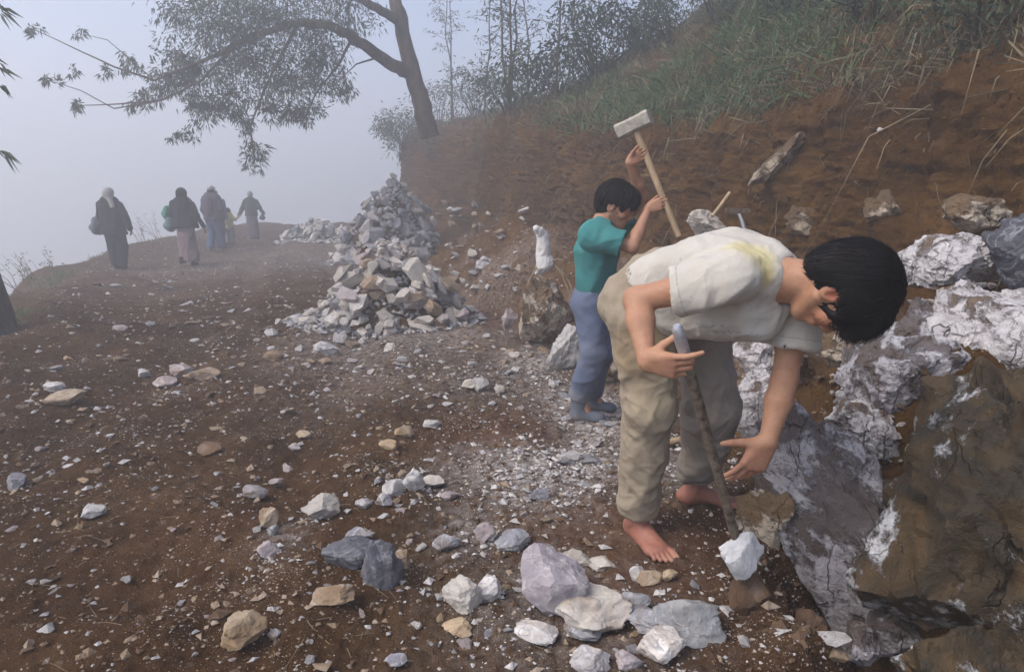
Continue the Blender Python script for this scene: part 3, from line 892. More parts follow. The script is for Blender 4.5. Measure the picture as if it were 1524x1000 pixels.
heap(V(-2.6, 15.0), 1.30, 1.5, 1.72, 250, (0.12, 0.42), 'larger misty heap of grey rocks piled against the bank further back', 4,
     ['stone_white', 'stone_grey', 'stone_pink', 'stone_cream'], (3, 4, 1, 2), 1.0)
heap(V(-5.6, 20.0), 1.1, 1.2, 0.75, 80, (0.15, 0.42), 'low faint heap of rocks dissolving in the mist by the bend', 6,
     ['stone_white', 'stone_grey', 'stone_cream'], (3, 3, 2), 1.0)

# ------------------------------------------------------------------ boulders and ledge on the right
def mat_boulder(name, white, grey, brown, brown2, cover, warm=0.5):
    """weathered face: brown patina with crisp-edged fresh white breaks"""
    t = NT(name)
    c = t.coord()
    n1 = t.noise(c, 2.3, 7, 0.66, 0.35)
    n2 = t.noise(c, 11.0, 6, 0.72, 0.1)
    n3 = t.noise(c, 48.0, 5, 0.7)
    pat = t.mix(t.ramp(t.noise(c, 3.1, 5, 0.6, 1.4), [(0.38, 0.0), (0.62, 1.0)]), brown, brown2)
    pat = t.mix(t.ramp(n2, [(0.35, 0.55), (0.65, 0.0)]), pat, t.mix(1.0, pat, (0.4, 0.38, 0.36), 'MULTIPLY'))
    wh = t.mix(t.ramp(n2, [(0.35, 0.0), (0.62, 1.0)]), grey, white)
    cr = t.ramp(t.noise(c, 5.5, 5, 0.62, 0.6), [(0.485, 0.0), (0.5, 0.7), (0.515, 0.0)])
    wh = t.mix(cr, wh, (0.12, 0.09, 0.075))
    s = t.math('ADD', t.math('MULTIPLY', n1, 0.75), t.math('MULTIPLY', n2, 0.25))
    col = t.mix(t.ramp(s, [(cover, 0.0), (cover + 0.035, 1.0)]), pat, wh)
    h = t.math('ADD', t.math('MULTIPLY', n2, 0.8), t.math('MULTIPLY', n3, 0.3))
    h = t.math('ADD', h, t.math('MULTIPLY', t.ramp(s, [(cover, 0.0), (cover + 0.035, 1.0)]), 0.35))
    vc = t.node('ShaderNodeTexVoronoi', feature='DISTANCE_TO_EDGE'); vc.inputs['Scale'].default_value = 6.0
    wv = t.node('ShaderNodeVectorMath', operation='ADD'); nzc = t.node('ShaderNodeTexNoise'); nzc.inputs['Scale'].default_value = 5.0; nzc.inputs['Detail'].default_value = 5.0
    t.link(c, nzc.inputs['Vector']); mpc = t.node('ShaderNodeMapping'); mpc.inputs['Scale'].default_value = (1.0, 0.8, 0.28); mpc.inputs['Rotation'].default_value = (0.5, 0.7, 0.3); t.link(c, mpc.inputs['Vector']); t.link(mpc.outputs[0], wv.inputs[0]); wsc = t.node('ShaderNodeVectorMath', operation='SCALE'); wsc.inputs['Scale'].default_value = 0.16; t.link(nzc.outputs['Color'], wsc.inputs[0]); t.link(wsc.outputs[0], wv.inputs[1]); t.link(wv.outputs[0], vc.inputs['Vector'])
    crk = t.math('MULTIPLY', t.ramp(vc.outputs['Distance'], [(0.0, 1.0), (0.014, 0.0)]), t.ramp(t.noise(c, 3.7, 4, 0.6), [(0.48, 0.0), (0.60, 0.8)]))
    col = t.mix(t.math('MULTIPLY', crk, 0.7), col, (0.055, 0.038, 0.028))
    h = t.math('SUBTRACT', h, t.math('MULTIPLY', crk, 0.8))
    nb = t.bump(h, 0.03, 1.0)
    return t.done(col, t.ramp(n2, [(0.3, 0.5), (0.7, 0.85)]), nb, 0.35)
M['boulder_brown'] = mat_boulder('boulder_brown', (0.58, 0.58, 0.59), (0.34, 0.33, 0.34), (0.040, 0.033, 0.022), (0.105, 0.064, 0.026), 0.540)
M['boulder_white'] = mat_boulder('boulder_white', (0.58, 0.56, 0.56), (0.40, 0.37, 0.38), (0.22, 0.15, 0.10), (0.13, 0.105, 0.09), 0.435)
M['boulder_lilac'] = mat_boulder('boulder_lilac', (0.44, 0.43, 0.45), (0.27, 0.24, 0.265), (0.16, 0.135, 0.135), (0.11, 0.08, 0.06), 0.47)
M['boulder_tan'] = mat_boulder('boulder_tan', (0.48, 0.41, 0.33), (0.36, 0.29, 0.22), (0.20, 0.13, 0.07), (0.15, 0.095, 0.05), 0.49)
M['rock_earthy'] = mat_boulder('rock_earthy', (0.42, 0.35, 0.27), (0.30, 0.23, 0.16), (0.15, 0.095, 0.048), (0.10, 0.062, 0.032), 0.505)
def boulder(u, v, Y, size, rot, mat, seed, label, sub=6, name='boulder', cat='boulder', **kw):
    p = P(u, v, Y)
    me = rock_mesh(name, seed, size, tuple(math.radians(a) for a in rot), sub, mat, **{**dict(cuts=18, rough=0.06, sharp=30, chip=0.07, nchip=90), **kw})
    return tag(link(name, me, None, None, p), label, cat)
M['stone_black'] = mat_stone('stone_black', (0.045, 0.048, 0.062), (0.085, 0.09, 0.11), (0.22, 0.21, 0.22), 0.1, (0.30, 0.31, 0.34), rough=0.5, dirt_amt=0.3)
boulder(1492, 822, 1.98, (0.92, 0.9, 1.15), (0, -20, 8), 'boulder_brown', 201, 'big dark brown boulder with white breaks in the right foreground', strata=0.03)
boulder(1512, 505, 2.60, (0.52, 0.6, 0.42), (0, 10, 20), 'boulder_white', 202, 'big white and pinkish boulder at the right edge', strata=0.02)
boulder(1252, 815, 2.34, (0.46, 0.36, 1.25), (8, -24, -28), 'boulder_lilac', 203, 'steep lilac grey rock slab below the bent man\'s hands')
boulder(1412, 392, 3.15, (0.44, 0.5, 0.28), (0, -14, 10), 'boulder_white', 204, 'jagged bluish white rock behind the bent man\'s head', strata=0.05)
boulder(1552, 378, 2.75, (0.26, 0.4, 0.36), (0, 0, 30), 'stone_black', 205, 'dark blue grey rock cut by the right edge', sub=5)
boulder(1340, 565, 2.62, (0.42, 0.45, 0.40), (0, -8, 15), 'boulder_lilac', 206, 'dusty grey rock between the white boulder and the lilac slab')
boulder(1385, 500, 2.85, (0.40, 0.4, 0.30), (0, -10, 40), 'boulder_lilac', 230, 'grey pink rock below the jagged white rock')
boulder(1298, 640, 2.55, (0.34, 0.3, 0.34), (0, -20, 20), 'boulder_white', 231, 'chalky rock at the top of the lilac slab')
boulder(1440, 455, 2.85, (0.30, 0.3, 0.22), (0, 10, 70), 'boulder_white', 232, 'chalky white fragment between the two white boulders')
boulder(1255, 515, 2.95, (0.30, 0.3, 0.22), (0, 0, 10), 'boulder_tan', 233, 'earthy rock in the brown soil right of the bent man\'s arm', sub=5)
boulder(1455, 985, 1.72, (0.50, 0.34, 0.30), (0, 0, 20), 'boulder_brown', 238, 'dark brown rock in the bottom right corner', sub=5)
boulder(1278, 960, 1.98, (0.13, 0.12, 0.15), (0, 0, 30), 'boulder_lilac', 234, 'small pointed grey rock at the foot of the lilac slab', sub=5)
boulder(1372, 992, 1.90, (0.17, 0.14, 0.10), (0, 0, 60), 'boulder_white', 235, 'bluish white rock cut by the bottom edge before the brown boulder', sub=5)
boulder(1205, 930, 2.05, (0.12, 0.12, 0.10), (0, 0, 10), 'stone_brown', 236, 'dark rock in the trench right of the iron bar', sub=4)
boulder(1320, 945, 2.10, (0.20, 0.2, 0.22), (0, 20, 10), 'boulder_lilac', 237, 'dark grey rock between the slab and the brown boulder', sub=5)
boulder(1455, 318, 3.5, (0.30, 0.3, 0.20), (0, 0, 0), 'boulder_tan', 207, 'small pale rock lodged high in the bank at right', sub=5)
boulder(812, 462, 6.15, (0.56, 0.5, 0.62), (0, 12, 10), 'boulder_tan', 208, 'tan wedge shaped boulder left of the boy', strata=0.05)
boulder(1050, 332, 5.6, (0.36, 0.3, 0.22), (0, 0, 30), 'stone_cream', 209, 'pale rounded rock on the ledge behind the bent man\'s back', sub=5)
boulder(838, 525, 5.35, (0.26, 0.28, 0.52), (0, 12, 0), 'stone_white', 210, 'bright white upright rock behind the boy\'s leg', sub=5)
boulder(905, 535, 5.1, (0.46, 0.4, 0.62), (0, 0, 40), 'boulder_tan', 211, 'brown rock face right behind the boy\'s jeans', sub=5)
boulder(758, 475, 6.3, (0.15, 0.14, 0.22), (0, 10, 0), 'stone_pink', 212, 'small pale upright stone left of the tan wedge boulder', sub=4, name='stone', cat='stone')
boulder(1140, 520, 3.5, (0.34, 0.35, 0.40), (0, 0, 60), 'boulder_white', 213, 'white broken rock seen under the bent man\'s chest', sub=5)
boulder(1120, 600, 3.15, (0.36, 0.34, 0.36), (0, 0, 15), 'boulder_white', 214, 'whitish rock between the bent man\'s arm and leg', sub=5)
boulder(1145, 770, 2.42, (0.20, 0.26, 0.30), (0, -10, 25), 'boulder_tan', 215, 'brown knob of rock under the bent man\'s left hand', sub=5)
for (u, v, s, mat, sd, lb, rt) in (
        (1150, 232, (0.14, 0.3, 0.60), 'rock_earthy', 220, 'long narrow tan rock sticking out of the bank', (0, 44, 0)),
        (1190, 330, (0.36, 0.3, 0.28), 'rock_earthy', 221, 'earthy rock in the bank above the bent man\'s neck', (0, 20, 0)),
        (1300, 305, (0.26, 0.3, 0.24), 'rock_earthy', 222, 'flat topped earthy rock in the bank above the black hair', (0, 8, 0)),
        (1095, 80, (0.24, 0.3, 0.50), 'rock_earthy', 223, 'weathered ochre rock among the grass high on the bank', (0, 10, 0)),
        (1305, 195, (0.045, 0.06, 0.035), 'stone_white', 224, 'small white stone stuck in the bare bank', (0, 0, 0)),
        (715, 390, (0.34, 0.3, 0.26), 'boulder_white', 225, 'pinkish rock in the scree behind the near heap', (0, 20, 0)),
        (770, 385, (0.26, 0.24, 0.24), 'boulder_tan', 226, 'crumbly tan rock in the scree right of the near heap', (0, -20, 0))):
    p, n = on_bank(u, v)
    me = rock_mesh('embedded_rock', sd, s, tuple(math.radians(a) for a in rt), 5, mat, cuts=18, rough=0.07, sharp=34, chip=0.05)
    tag(link('embedded_rock', me, None, None, p - n * min(s) * 0.28), lb, 'rock')

# stones lying on the scree, the ledge and in the trench
def scree():
    r = np.random.RandomState(77)
    zones = [((640, 300, 790, 440), 60, (6, 22), 'small pale stone in the scree slope behind the near heap', 'stones in the scree slope'),
             ((1085, 470, 1160, 640), 40, (8, 24), 'white broken stone on the slope under the bent man', 'white stones under the bent man'),
             ((1180, 480, 1430, 700), 80, (6, 22), 'small chip on the brown soil right of the bent man\'s arm', 'chips on the brown soil ledge'),
             ((1330, 380, 1480, 470), 26, (8, 26), 'bluish white fragment on the ledge by the jagged rock', 'fragments on the ledge'),
             ((740, 480, 860, 590), 26, (8, 22), 'whitish fragment at the foot of the tan wedge boulder', 'fragments below the tan wedge boulder')]
    for (u0, v0, u1, v1), n, (s0, s1), label, grp in zones:
        for k in range(n):
            u, v = r.uniform(u0, u1), r.uniform(v0, v1)
            p, nn = on_bank(u, v)
            g = G(u, v)
            if g[1] < p[1]: p, nn = g, V(0, 0, 1)
            m = ['stone_white', 'stone_grey', 'stone_pink', 'stone_cream', 'stone_tan'][r.choice(5, p=[.34, .2, .18, .14, .14])]
            w = (s0 + (s1 - s0) * r.uniform() ** 1.7) * pxm(p)
            o = link('stone', hull_mesh(int(r.randint(14)), float(r.choice([0.45, 0.62, 0.8])), 15, m), None, bpy.data.objects['earth_bank'])
            o.scale = (w, w * 0.85, w * 0.9)
            o.rotation_euler = (r.uniform(-0.6, 0.6), r.uniform(-0.6, 0.6), r.uniform(0, 6.28))
            o.location = Vector(p + nn * w * 0.12)
    # rubble in the trench
    for k in range(200):
        y = r.uniform(1.1, 2.6)
        x = np.interp(y, [1.3, 1.9, 2.6], [0.66, 0.84, 0.98]) + r.uniform(0.02, 0.75)
        z = max(float(ground_h(x, y)), drop_bank(x, y)[2])
        w = 0.02 + 0.065 * r.uniform() ** 2
        m = ['stone_brown', 'stone_grey', 'stone_tan', 'stone_white'][r.choice(4, p=[.6, .2, .15, .05])]
        o = link('stone', hull_mesh(int(r.randint(14)), 0.62, 15, m), None, bpy.data.objects['dirt_road'])
        o.scale = (w, w * 0.85, w * 0.9)
        o.rotation_euler = (r.uniform(-0.6, 0.6), r.uniform(-0.6, 0.6), r.uniform(0, 6.28))
        o.location = (x, y, z + 0.2 * w)
scree()

# ------------------------------------------------------------------ vegetation
M['grass_green'] = mat_leaf('grass_green', (0.050, 0.092, 0.034), (0.115, 0.175, 0.066))
M['grass_dry'] = mat_leaf('grass_dry', (0.095, 0.078, 0.046), (0.25, 0.21, 0.135), 0.8, 0.15)
M['leaf_dark'] = mat_leaf('leaf_dark', (0.028, 0.046, 0.026), (0.055, 0.080, 0.040))
M['leaf_tree'] = mat_leaf('leaf_tree', (0.050, 0.072, 0.046), (0.095, 0.120, 0.075))
M['leaf_pale'] = mat_leaf('leaf_pale', (0.060, 0.080, 0.050), (0.105, 0.125, 0.080))
M['bark'] = mat_plain('bark', (0.10, 0.078, 0.060), 0.95, 0.5, 9.0, 0.1, 0.02, stretch=(1, 1, 0.25))
M['bark_dark'] = mat_plain('bark_dark', (0.035, 0.030, 0.028), 0.95, 0.5, 14.0, 0.1, 0.02, stretch=(1, 1, 0.25))
M['straw'] = mat_plain('straw', (0.24, 0.18, 0.11), 0.9, 0.4, 8.0, 0.1)

def blades(roots, dirs, length, width, bend, seed):
    """grass blades: tapered strip of 5 vertices that droops"""
    r = np.random.RandomState(seed)
    n = len(roots)
    d = dirs / np.linalg.norm(dirs, axis=1)[:, None]
    side = np.cross(d, r.normal(size=(n, 3))); side /= np.linalg.norm(side, axis=1)[:, None] + 1e-9
    g = np.array([0, 0, -1.0])
    L, W, B = length[:, None], width[:, None], bend[:, None]
    mid = roots + d * L * 0.5 + g * L * B * 0.15
    tip = roots + d * L * 0.88 + g * L * B * 0.65
    v = np.stack([roots - side * W * 0.5, roots + side * W * 0.5, mid - side * W * 0.4, mid + side * W * 0.4, tip], 1)
    f = np.array([(0, 1, 3), (0, 3, 2), (2, 3, 4)])
    f = (f[None] + (np.arange(n) * 5)[:, None, None]).reshape(-1, 3)
    return v.reshape(-1, 3), f
def leaves(pos, dirs, length, width, seed, fold=0.25):
    """lance shaped leaves: 6 vertices, folded along the midrib"""
    r = np.random.RandomState(seed)
    n = len(pos)
    d = dirs / (np.linalg.norm(dirs, axis=1)[:, None] + 1e-9)
    side = np.cross(d, r.normal(size=(n, 3))); side /= np.linalg.norm(side, axis=1)[:, None] + 1e-9
    nrm = np.cross(d, side)
    L, W = length[:, None], width[:, None]
    a = pos; b = pos + d * L
    m1 = pos + d * L * 0.35 + side * W * 0.5 + nrm * W * fold; m2 = pos + d * L * 0.35 - side * W * 0.5 + nrm * W * fold
    c = pos + d * L * 0.4
    v = np.stack([a, m1, c, m2, b + np.array([0, 0, -0.15]) * L], 1)
    f = np.array([(0, 1, 2), (0, 2, 3), (1, 4, 2), (2, 4, 3)])
    f = (f[None] + (np.arange(n) * 5)[:, None, None]).reshape(-1, 3)
    return v.reshape(-1, 3), f

def bank_proj():
    Pn = BANK['P']
    t = Pn[..., 1] * CP - (Pn[..., 2] - CAM_H) * SP
    t = np.maximum(t, 0.05)
    return Pn[..., 0] / t * FPX + 762, -(Pn[..., 1] * SP + (Pn[..., 2] - CAM_H) * CP) / t * FPX + 500, t
def bank_grass():
    r = np.random.RandomState(31)
    Pn, N = BANK['P'], BANK['N']
    T = np.repeat(BANK['t'][None, :], Pn.shape[0], 0)
    Y = np.repeat(BANK['y'][:, None], Pn.shape[1], 1)
    # area of each node so that grass is even per square metre
    A = np.linalg.norm(np.cross(np.gradient(Pn, axis=0), np.gradient(Pn, axis=1)), axis=2)
    nz = fbm(Pn, 0.9, 3, 61); nf = fbm(Pn, 2.8, 3, 63)
    near = np.exp(-((Y - 5) / 7.0) ** 2)
    low = 0.61 - 0.05 * sstep(5.5, 4.5, Y) + 0.03 * nz
    top = sstep(low, low + 0.05, T) * (T < 0.93) * (Y > 1.0) * (Y < 24)
    green = sstep(-0.1, 0.25, nz + 1.3 * np.exp(-((Y - 7.8) / 1.9) ** 2) - 0.25)
    green = green * (0.25 + 0.75 * sstep(4.6, 6.4, Y))
    for key, dens, n, mat, label, L0, W0 in (
            ('g', top * green * (0.15 + near), 42000, 'grass_green', 'green grass hanging over the rim of the bank', 0.30, 0.010),
            ('d', (top * (1 - 0.5 * green) + 0.28 * sstep(0.44, 0.62, T) * (T < 0.7) * sstep(-0.1, 0.5, nf)) * (0.2 + near), 60000, 'grass_dry', 'dry straw coloured grass matted over the upper bank', 0.34, 0.0065)):
        p = (dens * A).ravel(); p /= p.sum()
        idx = r.choice(len(p), n, p=p)
        pos = Pn.reshape(-1, 3)[idx] + r.normal(size=(n, 3)) * 0.025
        nn = N.reshape(-1, 3)[idx]
        # tufts share a lean
        cell = np.floor(pos * 6).astype(int)
        lean = np.stack([_hash(cell[:, 0], cell[:, 1], cell[:, 2], s) for s in (1, 2, 3)], -1)
        d = nn * 0.8 + np.array([0, 0, 0.25]) + lean * 0.55 + r.normal(size=(n, 3)) * 0.35
        L = L0 * np.exp(r.normal(size=n) * 0.4)
        v, f = blades(pos, d, L, W0 * np.exp(r.normal(size=n) * 0.3) * (1 + 0.05 * pos[:, 1]), r.uniform(0.5, 1.6, n), 5)
        o = link('dry_grass' if key == 'd' else 'green_grass', np_mesh('grass', v, f, True), M[mat])
        tag(o, label, 'grass', kind='stuff')
    # roots, straws and stalks sticking out of the bare face
    face = (sstep(0.25, 0.33, T) * sstep(0.72, 0.6, T) * (Y < 13) * (Y > 1.0)).ravel() * A.ravel()
    face /= face.sum()
    n = 420
    idx = r.choice(len(face), n, p=face)
    mb = MB()
    for k in range(n):
        p0 = Pn.reshape(-1, 3)[idx[k]]; nn = N.reshape(-1, 3)[idx[k]]
        d = unit(nn * 0.35 + V(0, 0, -0.8) + r.normal(size=3) * 0.55)
        L = 0.06 + 0.35 * r.uniform() ** 2.5
        w = 0.0012 + 0.0025 * r.uniform()
        q = p0 + d * L * 0.5 + r.normal(size=3) * 0.02 + nn * 0.02
        mb.tube([p0 - nn * 0.01, q, p0 + d * L + V(0, 0, -0.1 * L) + nn * 0.015], [w, w * 0.9, w * 0.5], 4, False)
    tag(mb.build('roots', M['straw']), 'pale roots and straws sticking out of the bare bank', 'roots', kind='stuff')
    # earth clods and pebbles stuck in the face
    n = 9000
    idx = r.choice(len(face), n, p=face)
    s = np.clip(0.006 * np.exp(r.normal(size=n) * 0.6), 0.002, 0.03)
    pos = Pn.reshape(-1, 3)[idx] + r.normal(size=(n, 3)) * 0.008
    o = link('clods', chips('clods', '', pos, s, 8, flat=0.9), M['bank'])
    tag(o, 'brown clods of earth crumbling from the bank face', 'earth', kind='stuff')
    toe = (sstep(0.03, 0.06, T) * sstep(0.30, 0.2, T) * (Y < 12) * (Y > 0.8)).ravel() * A.ravel()
    toe /= toe.sum()
    for mat, n, lab in (('stone_brown', 5200, 'brown earth crumbs on the slope at the foot of the bank'), ('stone_pink', 2600, 'pale stone crumbs on the slope at the foot of the bank')):
        idx = r.choice(len(toe), n, p=toe)
        s = np.clip(0.006 * np.exp(r.normal(size=n) * 0.65), 0.002, 0.03)
        o = link('crumbs', chips('crumbs', '', Pn.reshape(-1, 3)[idx] + r.normal(size=(n, 3)) * 0.006, s, 18, flat=0.8), M[mat])
        tag(o, lab, 'gravel', kind='stuff')
bank_grass()

def spray(center, radius, n, leaf_len, leaf_w, seed, droop=0.5, squash=(1, 1, 1)):
    """leaf positions and directions in loose clumps inside an ellipsoid"""
    r = np.random.RandomState(seed)
    k = max(4, n // 22)
    c = r.normal(size=(k, 3)); c /= np.linalg.norm(c, axis=1)[:, None]
    c = c * (r.uniform(0.15, 1, (k, 1)) ** 0.6) * np.asarray(radius)
    own = r.randint(k, size=n)
    off = r.normal(size=(n, 3)) * np.mean(radius) * 0.14
    pos = np.asarray(center) + c[own] + off
    lean = r.normal(size=(k, 3))
    d = off / (np.linalg.norm(off, axis=1)[:, None] + 1e-6) * 0.6 + lean[own] * 0.35 + np.array([0, 0, -droop])
    return pos, d, leaf_len * np.exp(r.normal(size=n) * 0.25), leaf_w * np.exp(r.normal(size=n) * 0.2), np.asarray(center) + c

def shrub(u, v, Y, rad, n, mat, label, seed, L=0.10, W=0.035, base=None):
    b, _ = on_bank(u, v + 0.45 * rad[2] * FPX / Y, 2.5)
    b = b - V(0, 0, 0.05)
    k = b[1] / Y
    rad = tuple(q * k for q in rad)
    c = b + V(0, 0, rad[2] * 0.95)
    root = thing('shrub', label, 'shrub', b, 'shrubs above the bank')
    pos, d, l, w, cl = spray(c - b, rad, n, L, W, seed, 0.3)
    vv, f = leaves(pos, d, l, w, seed)
    link('foliage', np_mesh('foliage', vv, f, True), M[mat], root)
    mb = MB()
    for q in cl[::3]:
        mb.tube([V(0, 0, -0.15), q * 0.5 + V(0, 0, 0.05), q], [0.012, 0.008, 0.003], 5, False)
    mb.build('stems', M['bark_dark'], root)['kind'] = 'stuff'
SHRUBS = [
    (850, 30, 8.6, (0.75, 0.7, 0.50), 1700, 'leaf_dark', 'dense dark shrub above the green grass patch'),
    (930, -5, 7.6, (0.70, 0.6, 0.45), 1500, 'leaf_dark', 'dark shrub at the top edge above the raised hammer'),
    (795, 75, 9.4, (0.60, 0.6, 0.42), 1000, 'leaf_dark', 'dull shrub half lost in mist left of the dense dark shrub'),
    (1065, 8, 6.0, (0.40, 0.4, 0.24), 900, 'leaf_pale', 'leafy green shrub at the top edge above the ochre rock'),
    (1180, -12, 5.2, (0.40, 0.4, 0.26), 800, 'leaf_dark', 'dark leafy shrub at the top edge right of the ochre rock'),
    (1300, 5, 4.6, (0.42, 0.4, 0.24), 800, 'leaf_dark', 'dark shrub at the top edge over the bare bank'),
    (1450, 30, 3.9, (0.42, 0.4, 0.30), 900, 'leaf_dark', 'very dark shrub in the top right corner'),
    (700, 130, 12.2, (0.75, 0.7, 0.45), 1000, 'leaf_tree', 'pale misty shrub on the rim right of the tree trunk'),
    (575, 195, 17.5, (0.9, 0.8, 0.45), 900, 'leaf_tree', 'faint shrub on the far corner of the bank'),
    (655, 165, 13.6, (0.6, 0.6, 0.40), 700, 'leaf_tree', 'misty shrub at the foot of the tree'),
    (750, 105, 10.6, (0.6, 0.6, 0.42), 800, 'leaf_tree', 'grey green shrub below the thin saplings'),
    (1000, 45, 6.8, (0.42, 0.4, 0.24), 700, 'leaf_pale', 'small green shrub above the hammer head'),
]
SHRUBS += [(562, 228, 19, (0.7, 0.6, 0.5), 500, 'leaf_tree', 'faint bush hanging on the far end of the bank'),
           (600, 205, 16, (0.7, 0.6, 0.4), 500, 'leaf_tree', 'faint bush on the rim left of the tree foot'),
           (640, 215, 13, (0.5, 0.5, 0.35), 400, 'leaf_tree', 'dull bush hanging below the tree foot')]
for i, s in enumerate(SHRUBS): shrub(*s, seed=300 + i, L=0.10 if s[2] > 7 else 0.055, W=0.035 if s[2] > 7 else 0.02)

def sapling(u, Y, vb, lean, h, seed, label, n=140):
    r = np.random.RandomState(seed)
    b, _ = on_bank(u, vb, 8.0); b = b - V(0, 0, 0.05)
    root = thing('sapling', label, 'sapling', b, 'thin saplings above the bank')
    pts = [V(lean * k / 6 * h + r.normal() * 0.03 * k / 3, r.normal() * 0.05, -0.2 + (h + 0.2) * k / 6) for k in range(7)]
    mb = MB(); mb.tube(pts, [0.028 * (1 - 0.11 * k) for k in range(7)], 6)
    mb.build('trunk', M['bark'], root)
    tw = MB(); ps, ds = [], []
    for k in range(16):
        t = r.uniform(0.25, 0.97); i = min(5, int(t * 6)); p0 = pts[i] + (pts[i + 1] - pts[i]) * (t * 6 - i)
        d = unit(V(r.normal(), r.normal(), 0.5)); L = r.uniform(0.25, 0.75)
        q = p0 + d * L
        tw.tube([p0, p0 + d * L * 0.6, q + V(0, 0, -0.06)], [0.007, 0.005, 0.002], 4, False)
        m = n // 16
        s = r.uniform(0.3, 1, m)
        ps.append(p0 + d * L * s[:, None] + r.normal(size=(m, 3)) * 0.05); ds.append(d * 0.5 + r.normal(size=(m, 3)) * 0.6 + V(0, 0, -0.4))
    tw.build('branches', M['bark'], root)['kind'] = 'stuff'
    ps, ds = np.vstack(ps), np.vstack(ds)
    vv, f = leaves(ps, ds, 0.11 * np.exp(r.normal(size=len(ps)) * 0.2), np.full(len(ps), 0.028), seed)
    link('crown', np_mesh('crown', vv, f, True), M['leaf_tree'], root)
SAP = [(668, 14.0, 120, -0.04, 3.4, 'thin misty sapling just right of the tree trunk'),
       (692, 13.0, 125, 0.06, 3.2, 'second thin sapling right of the tree trunk'),
       (716, 12.2, 118, -0.09, 3.0, 'sapling leaning left before the pale mist'),
       (741, 11.2, 110, 0.02, 3.2, 'upright bare stemmed sapling before the pale mist'),
       (752, 10.8, 112, 0.07, 2.6, 'sapling leaning right beside the upright bare stem'),
       (783, 10.2, 92, -0.03, 2.6, 'slim sapling left of the dark shrubs'),
       (806, 9.6, 80, 0.05, 2.4, 'slim sapling against the dark shrubs'),
       (655, 16.5, 130, 0.02, 3.6, 'faintest sapling behind the tree trunk')]
for i, s in enumerate(SAP): sapling(*s[:5], seed=400 + i, label=s[5])

